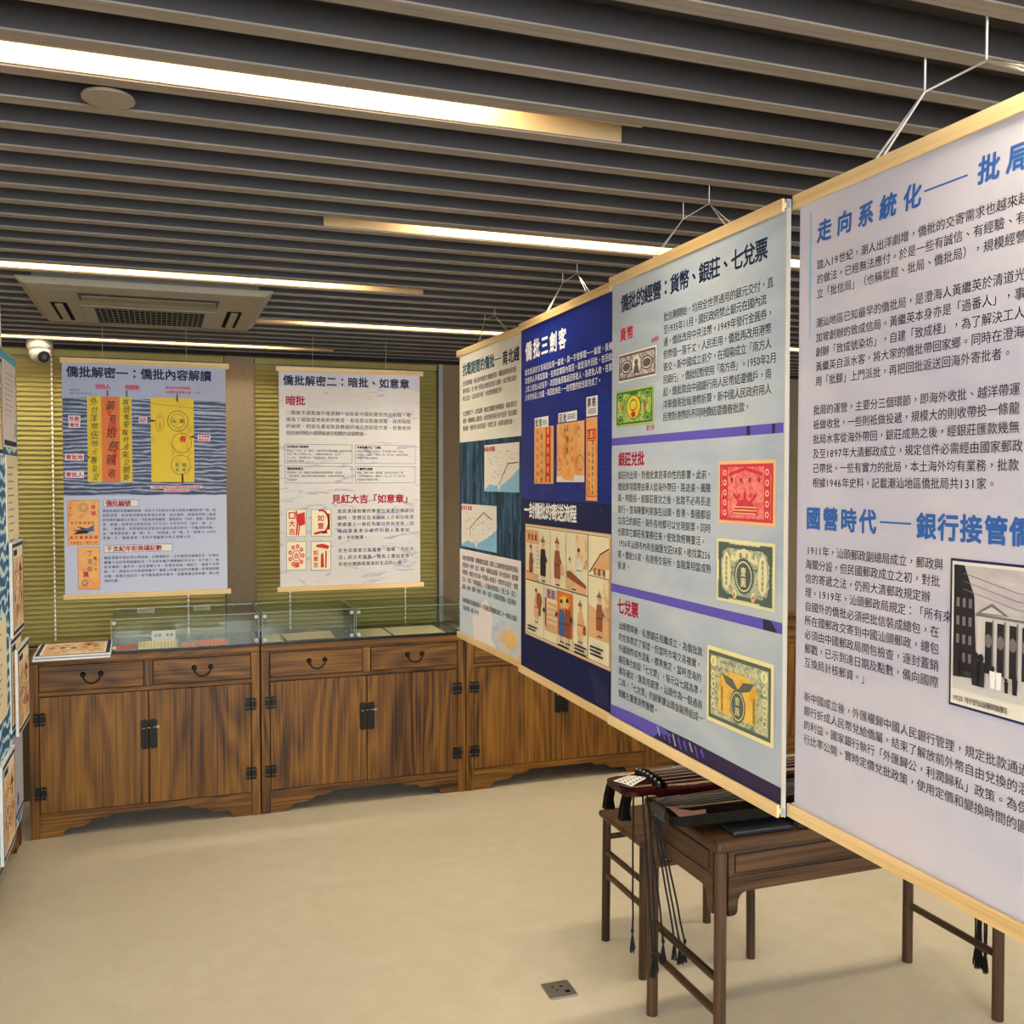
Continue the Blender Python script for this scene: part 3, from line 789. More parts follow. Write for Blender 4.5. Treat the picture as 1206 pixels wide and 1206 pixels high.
board(4.570, 1.085, 0.35, 0.40, 'art', 'navy framed picture board mostly behind another, level with the sideboard top', 0.001)
board(4.640, 1.030, 0.375, 0.375, 'art', 'navy framed picture board standing proudest beside the sideboard drawers', 0.012, 0.012)
board(4.545, 0.650, 0.345, 0.37, 'lilac', 'grey lilac board with navy edge below the picture boards', 0.001)
board(4.225, 0.640, 0.345, 0.395, 'art', 'white edged picture board lowest at the left edge', 0.004, 0.012)
board(4.06, 1.20, 0.40, 0.40, 'cream', 'cream text board on the waves at the left edge', 0.001)
board(4.05, 2.262, 0.42, 0.40, 'art', 'picture board at the top left corner of the frame', 0.001)

# two boards lying on the first sideboard
for k, (dx, dy, rz) in enumerate(((0.0, -0.012, 0.035), (0.008, 0.006, 0.02))):
    p = Print(0.0); p.sheet(0, 0, 0.345, 0.40, FOAM, 0.010)
    p.frame(0.006, 0.006, 0.339, 0.394, 0.018, NAVY); p.rect(0.024, 0.024, 0.321, 0.376, CREAM)
    art_scene(p, 0.034, 0.034, 0.311, 0.366, 2)
    o = p.build('foam_board'); o.rotation_euler = (-PI / 2, 0, rz)
    o.location = (-0.602 + dx, 5.535 + dy, CT + 0.0102 + 0.0115 * k + 0.001)
    tag(o, ['foam board underneath in the pair lying on the sideboard', 'foam board with woodblock scene on top of the pair lying on the sideboard'][k], 'foam board', 'foam boards lying on the sideboard')

# ------------------------------------------------------------------ zither table, stool, zithers
TX0, TX1, TY0, TY1, TH = 1.486, 2.572, 2.386, 2.834, 0.722
t = thing('zither_table', ((TX0 + TX1) / 2, (TY0 + TY1) / 2, 0), 'dark walnut table under the two zithers, behind the hanging posters', 'table')
X, Y = (TX1 - TX0) / 2, (TY1 - TY0) / 2
b = MB(); b.box(-X - 0.004, X + 0.004, -Y - 0.004, Y + 0.004, TH - 0.030, TH, WALNUT_H); b.build('table_top', t, bevel=0.010, seg=3)
for sx in (-1, 1):
    for sy in (-1, 1):
        b = MB(); b.tube([(sx * (X - 0.019), sy * (Y - 0.019), 0), (sx * (X - 0.021), sy * (Y - 0.021), TH - 0.0302)], 0.0185, WALNUT_V, 16); b.build('leg', t)
def apron(length, th=0.016, z1=TH - 0.0305, lo=0.572, foot=0.505, pan0=0.632, pan1=0.682):
    """local: x along, y thickness outwards -"""
    b = MB(); h = length / 2
    zb = 0.617
    b.box(-h, h, -th / 2, th / 2, zb + 0.002, z1, WALNUT_H)
    b.box(-h, h, -th / 2 - 0.004, th / 2 + 0.001, zb - 0.004, zb + 0.0019, WALNUT_H)
    pts = [(-h, zb - 0.0045), (-h, foot)]
    for k in range(7): a = PI / 2 * k / 6; pts.append((-h + 0.014 + 0.016 * math.sin(a), foot + 0.014 - 0.014 * math.cos(a)))
    pts.append((-h + 0.032, lo - 0.030))
    for k in range(1, 7): a = PI / 2 * k / 6; pts.append((-h + 0.032 + 0.03 * (1 - math.cos(a)), lo - 0.030 + 0.030 * math.sin(a)))
    right = [(-p[0], p[1]) for p in pts[::-1]]
    b.prism(pts + right, 'y', -th / 2 - 0.001, th / 2, WALNUT_H)
    ph = h - 0.022
    b.box(-ph, ph, -th / 2 - 0.0042, -th / 2 - 0.0002, pan0, pan1, WALNUT_H)
    b.box(-ph - 0.0035, ph + 0.0035, -th / 2 - 0.0008, -th / 2 - 0.0001, pan0 - 0.0035, pan1 + 0.0035, GROOVE)
    return b
ax = X - 0.038; ay = Y - 0.038
for (ln, loc, rz) in ((2 * ax, (0, -Y + 0.014, 0), 0), (2 * ax, (0, Y - 0.014, 0), PI), (2 * ay, (-X + 0.014, 0, 0), -PI / 2), (2 * ay, (X - 0.014, 0, 0), PI / 2)):
    o = apron(ln).build('apron', t, bevel=0.0015); o.location = loc; o.rotation_euler = (0, 0, rz); fix_normals(o)
for sx in (-1, 1):
    for z in (0.312, 0.212):
        b = MB(); b.tube([(sx * (X - 0.019), -Y + 0.030, z), (sx * (X - 0.019), Y - 0.030, z)], 0.0125, WALNUT_Y, 12); b.build('end_rail', t)

t = thing('stool', (1.807, 3.187, 0), 'dark walnut stool standing behind the zither table', 'stool')
b = MB(); b.box(-0.245, 0.245, -0.178, 0.178, 0.474, 0.500, WALNUT_H); b.build('seat', t, bevel=0.010, seg=3)
for sx in (-1, 1):
    for sy in (-1, 1):
        b = MB(); b.tube([(sx * 0.222, sy * 0.154, 0), (sx * 0.219, sy * 0.152, 0.474)], 0.0165, WALNUT_V, 14); b.build('leg', t)
for sy in (-1, 1):
    b = MB(); b.tube([(-0.205, sy * 0.153, 0.400), (0.205, sy * 0.153, 0.400)], 0.011, WALNUT_H, 12); b.build('side_rail', t)
for sx in (-1, 1):
    for z in (0.345, 0.256):
        b = MB(); b.tube([(sx * 0.2205, -0.137, z), (sx * 0.2205, 0.137, z)], 0.011, WALNUT_Y, 12); b.build('end_rail', t)

def zither_body(prof, mat, thick, crown, z0):
    """prof: (x, half width[, raise of the underside]); arched top"""
    b = MB(); n = 13; vs = []; fs = []
    prof = [(q[0], q[1], q[2] if len(q) > 2 else 0.0) for q in prof]
    for (x, hw, up) in prof:
        for j in range(n):
            q = -1 + 2 * j / (n - 1)
            vs.append((x, q * hw, z0 + thick + crown * (1 - q * q)))
    for i in range(len(prof) - 1):
        for j in range(n - 1): fs.append([i * n + j, (i + 1) * n + j, (i + 1) * n + j + 1, i * n + j + 1])
    b.add(vs, fs, mat, True)
    m = len(prof)
    bot = [(x, -hw, z0 + up) for x, hw, up in prof] + [(x, hw, z0 + up) for x, hw, up in prof]
    b.add(bot, [[i, i + 1, m + i + 1, m + i][::-1] for i in range(m - 1)], mat)
    top_l = [vs[i * n] for i in range(m)]; top_r = [vs[i * n + n - 1] for i in range(m)]
    b.add(bot[:m] + top_l, [[i, i + 1, m + i + 1, m + i] for i in range(m - 1)], mat)
    b.add(bot[m:] + top_r, [[i, i + 1, m + i + 1, m + i][::-1] for i in range(m - 1)], mat)
    for e in (0, m - 1):
        ring = [bot[e]] + [vs[e * n + j] for j in range(n)] + [bot[m + e]]
        b.add(ring, [list(range(len(ring)))], mat)
    return b
def tassel(par, x, y, z0, z1, sway=(0, 0), knots=1, l=0.07):
    m = MB(); pts = []
    n = 8
    for i in range(n + 1):
        q = i / n
        pts.append((x + sway[0] * q + random.uniform(-.0015, .0015), y + sway[1] * q + random.uniform(-.0015, .0015), z0 + (z1 + l - z0) * q))
    m.tube(pts, 0.0031, CORDBLACK, 6)
    ex, ey, ez = pts[-1]
    m.lathe([(0.0035, -0.008), (0.0062, 0.0), (0.0035, 0.008)], (ex, ey, ez), CORDBLACK, 10)
    for i in range(20):
        a = 2 * PI * i / 20; r = 0.0065
        m.tube([(ex, ey, ez - 0.004), (ex + r * 0.7 * math.cos(a), ey + r * 0.7 * math.sin(a), ez - l * 0.4), (ex + random.uniform(.6, 1.6) * r * math.cos(a), ey + random.uniform(.6, 1.6) * r * math.sin(a), z1 + random.uniform(-.004, .012))], 0.0013, CORDBLACK, 4)
    m.build('tassel', par)

# maroon zither, head overhanging the left end of the table
t = thing('zither', (1.92, 2.775, TH), 'maroon seven string zither with a white sticker on its head', 'zither')
x0 = 1.345 - 1.92
prof = [(x0, 0.050, 0.020), (x0 + 0.006, 0.068, 0.019), (x0 + 0.02, 0.080, 0.018), (x0 + 0.05, 0.086, 0.018), (x0 + 0.085, 0.082, 0.018), (x0 + 0.11, 0.088, 0.016), (x0 + 0.15, 0.099, 0.008), (x0 + 0.22, 0.101), (x0 + 0.40, 0.100), (x0 + 0.48, 0.089), (x0 + 0.54, 0.094), (x0 + 0.9, 0.082), (x0 + 1.10, 0.072), (x0 + 1.2, 0.068)]
zither_body(prof, LACQ_R, 0.034, 0.012, 0.036).build('body', t)
m = MB()
m.prism([(-0.085, 0.0755), (-0.040, 0.086), (0.040, 0.086), (0.085, 0.0755), (0.093, 0.083), (0.045, 0.0965), (-0.045, 0.0965), (-0.093, 0.083)], 'x', x0 + 0.128, x0 + 0.140, LACQ_B)
fix_normals(m.build('bridge', t))
for i in range(7):
    yy = -0.075 + 0.025 * i; zz = 0.036 + 0.034 + 0.012 * (1 - (yy / 0.1) ** 2)
    m = MB(); m.tube([(x0 + 0.1405, yy, zz + 0.012), (x0 + 0.30, yy * 0.97, zz + 0.010), (x0 + 0.6, yy * 0.9, zz + 0.006), (x0 + 1.19, yy * 0.62, 0.083 + 0.001)], 0.0008, STRING, 5); m.build('string', t)
    m = MB(); m.lathe([(0.007, 0.0), (0.0085, 0.006), (0.006, 0.013)], (x0 + 0.118, yy, zz - 0.0005), CORDBLACK, 10); m.lathe([(0.0045, 0.0), (0.003, 0.004)], (x0 + 0.118, yy, zz + 0.0127), STRING, 10); m.build('string_knot', t)
m = MB()
m.prism([(-0.012 + x0, -0.022), (x0 + 0.028, -0.026), (x0 + 0.022, 0.010), (x0 + 0.032, 0.0565), (x0 + 0.004, 0.0585), (x0 - 0.006, 0.02)], 'y', -0.068, -0.046, LACQ_B)
fix_normals(m.build('head_foot', t, bevel=0.003))
m = MB()
m.prism([(-0.012 + x0, -0.022), (x0 + 0.028, -0.026), (x0 + 0.022, 0.010), (x0 + 0.032, 0.0565), (x0 + 0.004, 0.0585), (x0 - 0.006, 0.02)], 'y', 0.046, 0.068, LACQ_B)
fix_normals(m.build('head_foot', t, bevel=0.003))
for sy in (-1, 1):
    m = MB(); m.box(x0 + 0.72, x0 + 0.75, sy * 0.045 - 0.012, sy * 0.045 + 0.012, 0.0, 0.0358, LACQ_B); m.build('foot', t, bevel=0.003)
m = MB(); m.box(x0 + 0.175, x0 + 0.215, -0.06, 0.06, 0.0, 0.0358, LACQ_B); m.build('foot', t, bevel=0.003)
# sticker on the head
st = MB(); c_, s_ = math.cos(0.55), math.sin(0.55)
def sp(a, b, z): return (x0 + 0.058 + a * c_ - b * s_, 0.002 + a * s_ + b * c_, z)
def ztop(a, b):
    q = sp(a, b, 0)[1] / 0.086
    return 0.036 + 0.034 + 0.012 * (1 - q * q) + 0.0008
gv = []
for i in range(7):
    for j in range(5):
        a, bb = -0.048 + 0.096 * i / 6, -0.034 + 0.068 * j / 4
        gv.append(sp(a, bb, ztop(a, bb)))
st.add(gv, [[i * 5 + j, (i + 1) * 5 + j, (i + 1) * 5 + j + 1, i * 5 + j + 1] for i in range(6) for j in range(4)], WHITEP)
for i in range(5):
    for j in range(3):
        a, bb = -0.036 + 0.018 * i, -0.022 + 0.02 * j
        st.add([sp(a + q, bb + r, ztop(a + q, bb + r) + 0.0006) for q, r in ((-.004, -.005), (.004, -.004), (.005, .003), (-.003, .004))], [[0, 1, 2, 3]], KG)
tag(st.build('sticker', t), 'white sticker with handwriting')
for i, (dx, dy, sw, zz) in enumerate([(0.083, 0.03, (0.0, 0), 0.226), (0.092, -0.02, (0.03, -0.015), 0.165), (0.098, -0.035, (0.05, -0.02), 0.220), (0.103, -0.045, (0.08, -0.02), 0.225), (0.107, -0.055, (0.09, -0.02), 0.215), (0.112, -0.06, (0.10, -0.02), 0.22), (0.10, -0.05, (0.025, 0.0), 0.19)]):
    tassel(t, x0 + dx, dy, 0.0355, zz - TH, sw)

# black zither nearer the camera, tail to the left
t = thing('zither', (2.02, 2.553, TH), 'black seven string zither lying nearest, its tail bound with strings', 'zither')
x0 = 1.385 - 2.02
prof = [(x0, 0.060, 0.010), (x0 + 0.008, 0.078, 0.006), (x0 + 0.02, 0.085, 0.004), (x0 + 0.08, 0.086), (x0 + 0.115, 0.088), (x0 + 0.30, 0.094), (x0 + 0.45, 0.090), (x0 + 0.50, 0.097), (x0 + 0.85, 0.102), (x0 + 0.93, 0.092), (x0 + 1.0, 0.104), (x0 + 1.10, 0.104), (x0 + 1.2, 0.092), (x0 + 1.265, 0.085), (x0 + 1.275, 0.07)]
zither_body(prof, LACQ_B, 0.032, 0.014, 0.030).build('body', t)
for sx in (0.40, 1.05):
    for sy in (-1, 1):
        m = MB(); m.box(x0 + sx, x0 + sx + 0.03, sy * 0.05 - 0.012, sy * 0.05 + 0.012, 0.0, 0.0298, LACQ_B); m.build('foot', t, bevel=0.003)
def zt(q, hw=0.086): return 0.030 + 0.032 + 0.014 * (1 - q * q)
for s_ in (1, -1):
    m = MB(); pts = [(0.012, 0.30), (0.020, 0.985), (0.045, 0.995), (0.110, 0.995), (0.118, 0.80), (0.075, 0.80), (0.045, 0.62)]
    vs = []
    for a, q in pts: vs.append((x0 + a, -s_ * q * 0.0855, zt(q) + 0.0018))
    n = len(vs); vs += [(v[0], v[1], v[2] - 0.004) for v in vs]
    m.add(vs, [list(range(n))] + [[i, (i + 1) % n, n + (i + 1) % n, n + i] for i in range(n)], ROSE)
    fix_normals(m.build('tail_trim', t))
for i in range(7):
    q = -0.42 + 0.14 * i
    yy = q * 0.086
    m = MB(); m.tube([(x0 + 0.16, yy * 1.0, 0.015), (x0 + 0.03, yy, 0.026), (x0 - 0.004, yy, 0.034), (x0 - 0.004, yy, 0.066), (x0 + 0.004, yy, zt(q) + 0.004), (x0 + 0.5, yy * 1.4, 0.0835), (x0 + 1.15, yy * 1.75, 0.0895)], 0.0006, DSTRING, 5); m.build('string', t)
m = MB(); m.prism([(-0.085, 0.066), (-0.040, 0.076), (0.040, 0.076), (0.085, 0.066), (0.09, 0.077), (0.045, 0.0885), (-0.045, 0.0885), (-0.09, 0.077)], 'x', x0 + 1.15, x0 + 1.162, LACQ_B); fix_normals(m.build('bridge', t))
for i, (dx, dy) in enumerate([(1.203, -0.06), (1.212, -0.045), (1.222, -0.02), (1.236, 0.0), (1.250, 0.02), (1.258, 0.03), (1.262, 0.045)]):
    tassel(t, x0 + dx, dy, 0.0295, [0.105, 0.10, 0.095, 0.095, 0.075, 0.07, 0.075][i] - TH, (0.004, 0.0))

o = MB(); o.box(-0.10, 0.10, -0.045, 0.045, 0, 0.012, flat('dark_grey_cover', (34, 36, 42), 0.28)); o = o.build('notebook', loc=(1.66, 2.462, TH), bevel=0.004)
o.rotation_euler = (0, 0, -0.03); tag(o, 'flat dark grey notebook at the front edge of the zither table', 'notebook')
m = MB()
pts = [(0.13 * math.cos(2 * PI * k / 20) * (1 + 0.1 * math.sin(3 * k)), 0.035 * math.sin(2 * PI * k / 20)) for k in range(20)]
m.prism(pts, 'z', 0, 0.024, flat('black_bag_cloth', (15, 17, 24), 0.5)); o = fix_normals(m.build('folded_pouch', loc=(1.91, 2.425, TH), bevel=0.008)); tag(o, 'black folded cloth pouch beside the notebook, under the poster gap', 'pouch')

# floor socket
t = thing('floor_socket', (1.2745, 3.057, 0.0), 'square steel floor socket plate set in the pale floor', 'floor socket', None, -0.03)
m = MB(); m.box(-0.05, 0.05, -0.052, 0.052, 0, 0.006, STEEL); m.build('cover_plate', t, bevel=0.002)
for (x, y, a, bb) in ((-0.018, 0.018, .004, .003), (0.012, 0.014, .006, .003), (-0.010, -0.004, .003, .003)):
    m = MB(); m.box(x - a, x + a, y - bb, y + bb, 0.0061, 0.0068, STEELD); m.build('pin_hole', t)
m = MB(); m.box(0.014, 0.030, -0.03, -0.016, 0.0061, 0.0074, STEELD); m.build('switch', t, bevel=0.001)
# ------------------------------------------------------------------ hanging posters
RAIL = 0.025
def banner(p0, p1, zt, label, group, width, s0, s1, height=1.20, cords=None, r1=None, cr=0.0021):
    dx, dy = p1[0] - p0[0], p1[1] - p0[1]
    t = thing('hanging_poster', (p0[0], p0[1], zt), label, 'poster', group, math.atan2(dy, dx))
    r1 = r1 or width
    for nm, z0 in (('top_rail', -RAIL), ('bottom_rail', -height)):
        m = MB(); m.box(0, r1, -0.009, -0.0035, z0, z0 + RAIL, PINE); m.box(0, r1, 0.0018, 0.010, z0, z0 + RAIL, PINE); m.box(0, r1, -0.0034, 0.0017, z0 + RAIL * 0.3, z0 + RAIL * 0.7, PINE)
        m.build(nm, t)
    for c in (cords or []):
        m = MB()
        for pts in c: m.tube(pts, cr, CORD, 6)
        m.build('hanging_cord', t)
    return t
def hang(f0, f1, h0, h1):
    """a cord from two feet on the rail over two hooks behind the slats; hooks: (u, back, up)"""
    up = lambda h: (h[0], h[1], 0.245)
    return [[[(f0, 0, 0), h0, h1, (f1, 0, 0)], [(f0 + 0.02, 0, 0), h0], [(f1 - 0.02, 0, 0), h1], [h0, up(h0)], [h1, up(h1)]]]
GR = 'posters hung in a row on the right'
def pic(par, name, u0, v0, u1, v1, fn, label=None, du=0.0):
    p = Print(-LAY * 2, du); fn(p, u0, v0, u1, v1)
    o = p.build(name, par)
    if label: o['label'] = label
    return o
def note(paper, ground, inkm, style):
    def fn(p, u0, v0, u1, v1):
        w_, h_ = u1 - u0, v1 - v0; cx, cy = (u0 + u1) / 2, (v0 + v1) / 2
        p.rect(u0, v0, u1, v1, paper, 1)
        mg = 0.055 * min(w_, h_)
        a, b, c, d = u0 + mg, v0 + mg, u1 - mg, v1 - mg
        n = 26; pts = []
        for i in range(n): pts.append((a + (c - a) * i / n, b + (h_ * 0.018 if i % 2 else 0)))
        for i in range(n): pts.append((c - (w_ * 0.016 if i % 2 else 0), b + (d - b) * i / n))
        for i in range(n): pts.append((c - (c - a) * i / n, d - (h_ * 0.018 if i % 2 else 0)))
        for i in range(n): pts.append((a + (w_ * 0.016 if i % 2 else 0), d - (d - b) * i / n))
        p.poly(pts, ground, 2)
        return a, b, c, d, cx, cy, w_, h_
    def grey(p, *q):
        a, b, c, d, cx, cy, w_, h_ = fn(p, *q)
        p.frame(a, b, c, d, h_ * 0.07, inkm, 3)
        for s in (-1, 1): p.ell(cx + s * w_ * 0.27, cy, w_ * 0.15, h_ * 0.24, inkm, 3); p.ring(cx + s * w_ * 0.27, cy, w_ * 0.12, h_ * 0.19, 0.003, paper, 4)
        p.ell(cx, cy, w_ * 0.11, h_ * 0.34, paper, 4)
        p.ell(cx, cy - h_ * 0.09, w_ * 0.045, h_ * 0.12, inkm, 5); p.poly([(cx - w_ * .08, cy + h_ * .3), (cx - w_ * .05, cy + h_ * .02), (cx + w_ * .05, cy + h_ * .02), (cx + w_ * .08, cy + h_ * .3)], inkm, 5)
        p.text('中央銀行', cx - w_ * 0.2, cx + w_ * 0.2, b + h_ * 0.11, paper, 0.0, h_ * 0.10, 6)
    def green(p, *q):
        a, b, c, d, cx, cy, w_, h_ = fn(p, *q)
        p.frame(a, b, c, d, h_ * 0.05, inkm, 3)
        for sx in (-1, 1):
            for sy in (-1, 1):
                p.ell(cx + sx * w_ * 0.37, cy + sy * h_ * 0.32, w_ * 0.075, h_ * 0.12, inkm, 4); p.ring(cx + sx * w_ * 0.37, cy + sy * h_ * 0.32, w_ * 0.055, h_ * 0.085, 0.0025, paper, 5)
            p.text('圓', cx + sx * w_ * 0.30, cx + sx * w_ * 0.30, cy, REDO, 0.02, h_ * 0.15, 5)
        p.ell(cx, cy, w_ * 0.20, h_ * 0.34, inkm, 4); p.ell(cx, cy, w_ * 0.18, h_ * 0.31, YELLOWED, 5); p.ell(cx, cy + h_ * 0.2, w_ * 0.06, h_ * 0.08, REDO, 6)
        p.rect(cx - w_ * .12, b + h_ * .02, cx + w_ * .12, b + h_ * .11, inkm, 4); p.ring(cx, cy - h_ * .05, w_ * .1, h_ * .16, 0.003, inkm, 6)
    def red(p, *q):
        a, b, c, d, cx, cy, w_, h_ = fn(p, *q)
        for sx in (-1, 1):
            p.rect(cx + sx * w_ * 0.37 - w_ * .05, b + h_ * .04, cx + sx * w_ * 0.37 + w_ * .05, d - h_ * .04, inkm, 3)
            for k in range(5): p.ring(cx + sx * w_ * 0.37, b + h_ * (0.13 + 0.16 * k), w_ * .032, h_ * .05, 0.003, paper, 4, 14)
        p.frame(a, b, c, d, 0.006, inkm, 4)
        p.poly([(cx - w_ * .3, b + h_ * .14), (cx, b + h_ * .04), (cx + w_ * .3, b + h_ * .14), (cx + w_ * .3, b + h_ * .19), (cx, b + h_ * .10), (cx - w_ * .3, b + h_ * .19)], inkm, 4)
        p.text('澄海商庫', cx - w_ * .24, cx + w_ * .24, b + h_ * .25, GREY1, 0.01, h_ * .08, 5)
        p.poly([(cx - w_ * .24, d - h_ * .10), (cx - w_ * .12, d - h_ * .30), (cx - w_ * .03, d - h_ * .34), (cx, d - h_ * .52), (cx + w_ * .03, d - h_ * .34), (cx + w_ * .12, d - h_ * .30), (cx + w_ * .24, d - h_ * .10)], inkm, 5)
        for s in (-1, 1): p.line([(cx + s * w_ * .05, d - h_ * .2), (cx + s * w_ * .12, d - h_ * .33), (cx + s * w_ * .2, d - h_ * .42)], 0.006, inkm, 6); p.ell(cx + s * w_ * .10, d - h_ * .40, w_ * .02, h_ * .035, inkm, 6)
        for k in range(3): p.line([(cx - w_ * .2, d - h_ * (.12 + .05 * k)), (cx + w_ * .2, d - h_ * (.12 + .05 * k))], 0.0025, paper, 7)
    def dark(p, *q):
        a, b, c, d, cx, cy, w_, h_ = fn(p, *q)
        p.frame(a + 0.003, b + 0.003, c - 0.003, d - 0.003, h_ * .06, inkm, 3)
        for sx in (-1, 1):
            for sy in (-1, 1): p.poly([(cx + sx * w_ * .46, cy + sy * h_ * .45), (cx + sx * w_ * .26, cy + sy * h_ * .45), (cx + sx * w_ * .32, cy + sy * h_ * .34), (cx + sx * w_ * .38, cy + sy * h_ * .30), (cx + sx * w_ * .40, cy + sy * h_ * .18), (cx + sx * w_ * .46, cy + sy * h_ * .16)], inkm, 4)
            p.ell(cx + sx * w_ * .31, cy, w_ * .075, h_ * .30, paper, 4); p.vtext('憑票兌付國幣', cx + sx * w_ * .31, cy - h_ * .24, cy + h_ * .24, h_ * .07, inkm, 0.01, 5)
        p.poly([(cx - w_ * .24, cy - h_ * .18), (cx - w_ * .2, cy - h_ * .3), (cx, cy - h_ * .38), (cx + w_ * .2, cy - h_ * .3), (cx + w_ * .24, cy - h_ * .18), (cx + w_ * .17, cy - h_ * .16), (cx, cy - h_ * .25), (cx - w_ * .17, cy - h_ * .16)], paper, 5)
        p.text('行銀莊錢', cx - w_ * .16, cx + w_ * .16, cy - h_ * .27, inkm, 0.01, h_ * .085, 6)
        p.ell(cx, cy + h_ * .05, w_ * .165, h_ * .27, inkm, 5); p.ring(cx, cy + h_ * .05, w_ * .14, h_ * .235, 0.003, paper, 6)
        p.vtext('壹圓', cx, cy - h_ * .10, cy + h_ * .22, h_ * .15, paper, 0.02, 7)
        for sx, cc in ((-1, '6'), (1, 'H')): p.ell(cx + sx * w_ * .16, d - h_ * .1, w_ * .04, h_ * .07, paper, 5); p.char(cc, cx + sx * w_ * .16 - h_ * .035, d - h_ * .1, h_ * .12, REDM, 0.02, 6)
    def ochre(p, *q):
        a, b, c, d, cx, cy, w_, h_ = fn(p, *q)
        p.frame(a, b, c, d, h_ * .05, inkm, 3)
        p.poly([(cx - w_ * .30, d - h_ * .12), (cx - w_ * .30, cy - h_ * .10), (cx - w_ * .22, cy - h_ * .20), (cx - w_ * .1, cy - h_ * .24), (cx + w_ * .1, cy - h_ * .24), (cx + w_ * .22, cy - h_ * .20), (cx + w_ * .30, cy - h_ * .08), (cx + w_ * .27, cy + h_ * .02), (cx + w_ * .27, d - h_ * .12)], G_OCHRE, 4)
        for sx in (-1, 1):
            p.poly([(cx, cy - h_ * .05), (cx + sx * w_ * .08, cy - h_ * .16), (cx + sx * w_ * .24, cy - h_ * .19), (cx + sx * w_ * .18, cy - h_ * .08), (cx + sx * w_ * .06, cy - h_ * .03)], inkm, 5)
            p.vtext('憑票即付通用', cx + sx * w_ * .24, cy - h_ * .02, d - h_ * .14, h_ * .06, inkm, 0.01, 6)
        p.ell(cx, cy + h_ * .16, w_ * .115, h_ * .21, inkm, 5); p.ring(cx, cy + h_ * .16, w_ * .10, h_ * .18, 0.002, paper, 6); p.vtext('壹圓', cx, cy + h_ * .03, cy + h_ * .29, h_ * .11, paper, 0.01, 7)
        p.text('SWATOW CHEUNG BANK', cx - w_ * .28, cx + w_ * .28, b + h_ * .15, paper, 0.01, h_ * .08, 6)
        for sx in (-1, 1): p.ell(cx + sx * w_ * .38, b + h_ * .13, w_ * .05, h_ * .07, paper, 5); p.char('1', cx + sx * w_ * .38 - h_ * .03, b + h_ * .13, h_ * .11, inkm, 0.02, 6)
        for k in range(4): p.ring(cx - w_ * .385, cy - h_ * .14 + k * h_ * .13, w_ * .035, h_ * .05, 0.003, paper, 5, 14); p.ring(cx + w_ * .385, cy - h_ * .14 + k * h_ * .13, w_ * .035, h_ * .05, 0.003, paper, 5, 14)
    return dict(grey=grey, green=green, red=red, dark=dark, ochre=ochre)[style]

# ---- the nearest poster: white, blue headings
t = banner((1.153, 1.591), (1.151, 0.791), 2.306, 'nearest white hanging poster with blue headings and an old street photograph', GR, 0.80, 0.012, 0.79,
           cords=hang(0.216, 0.60, (0.196, 0.125, 0.142), (0.346, 0.112, 0.135)))
p = Print(0.0); p.sheet(0.012, 0.004, 0.792, 1.196, PALELILAC)
hb = 0.035
for ch, u in zip('走向系統化', (0.085, 0.141, 0.197, 0.252, 0.308)): p.char(ch, u - 0.021, 0.084, 0.042, BLUEH, hb, 1, 1.0, 0.08)
p.rect(0.335, 0.0815, 0.425, 0.0845, BLUEH)
for ch, u in zip('批局', (0.464, 0.517)): p.char(ch, u - 0.021, 0.084, 0.042, BLUEH, hb, 1, 1.0, 0.08)
for ch, u in zip('的時代', (0.572, 0.627, 0.682)): p.char(ch, u - 0.021, 0.084, 0.042, BLUEH, hb, 1, 1.0, 0.08)
S = 0.01957
p.flow(['踏入19世紀，潮人出洋劇增，僑批的交寄需求也越來越', '的做法，已經無法應付。於是一些有誠信、有經驗、有', '立「批信局」（也稱批館、批局、僑批局），規模經營'], 0.075, S, 0.1445, 0.0267, K, 0.004)
p.flow(['潮汕地區已知最早的僑批局，是澄海人黃繼英於清道光', '加坡創辦的致成信局。黃繼英本身亦是「過番人」，事業', '創辦「致成號染坊」，自建「致成棧」，為了解決工人和', '黃繼英自派水客，將大家的僑批帶回家鄉。同時在澄海', '用「批腳」上門派批，再把回批返送回海外寄批者。'], 0.074, S, 0.2515, 0.0270, K, 0.004)
p.flow(['批局的運營，主要分三個環節，即海外收批、越洋帶運', '祗做收批，一些則祗做投遞，規模大的則收帶投一條龍', '批局水客從海外帶回，銀莊成熟之後，經銀莊匯款幾無', '及至1897年大清郵政成立，規定信件必需經由國家郵政', '己帶批。一些有實力的批局，本土海外均有業務，批款', '根據1946年史料，記載潮汕地區僑批局共131家。'], 0.068, S, 0.413, 0.0271, K, 0.004)
for ch, u in zip('國營時代', (0.062, 0.112, 0.162, 0.212)): p.char(ch, u - 0.022, 0.615, 0.044, BLUEH, hb)
p.rect(0.243, 0.6135, 0.317, 0.6165, BLUEH)
for ch, u in zip('銀行接管僑批', (0.350, 0.396, 0.442, 0.489, 0.535, 0.581)): p.char(ch, u - 0.022, 0.617, 0.044, BLUEH, hb)
p.flow(['1911年，汕頭郵政副總局成立，郵政與', '海關分設，但民國郵政成立之初，對批', '信的寄遞之法，仍照大清郵政規定辦', '理。1919年，汕頭郵政局規定：「所有來', '自國外的僑批必須把批信裝成總包，在', '所在國郵政交寄到中國汕頭郵政，總包', '必須由中國郵政局開包檢查，逐封蓋銷', '郵戳，已示到達日期及點數，備向國際', '互換局計核郵資。」'], 0.049, 0.02015, 0.676, 0.0268, K, 0.004)
p.flow(['新中國成立後，外匯權歸中國人民銀行管理，規定批款通過', '銀行折成人民幣兌給僑屬，結束了解放前外幣自由兌換的混', '的利益。國家銀行執行「外匯歸公，利潤歸私」政策。為保', '行比率公開、實時定價兌批政策，使用定價和變換時間的圓'], 0.049, 0.01985, 0.956, 0.0272, K, 0.004)
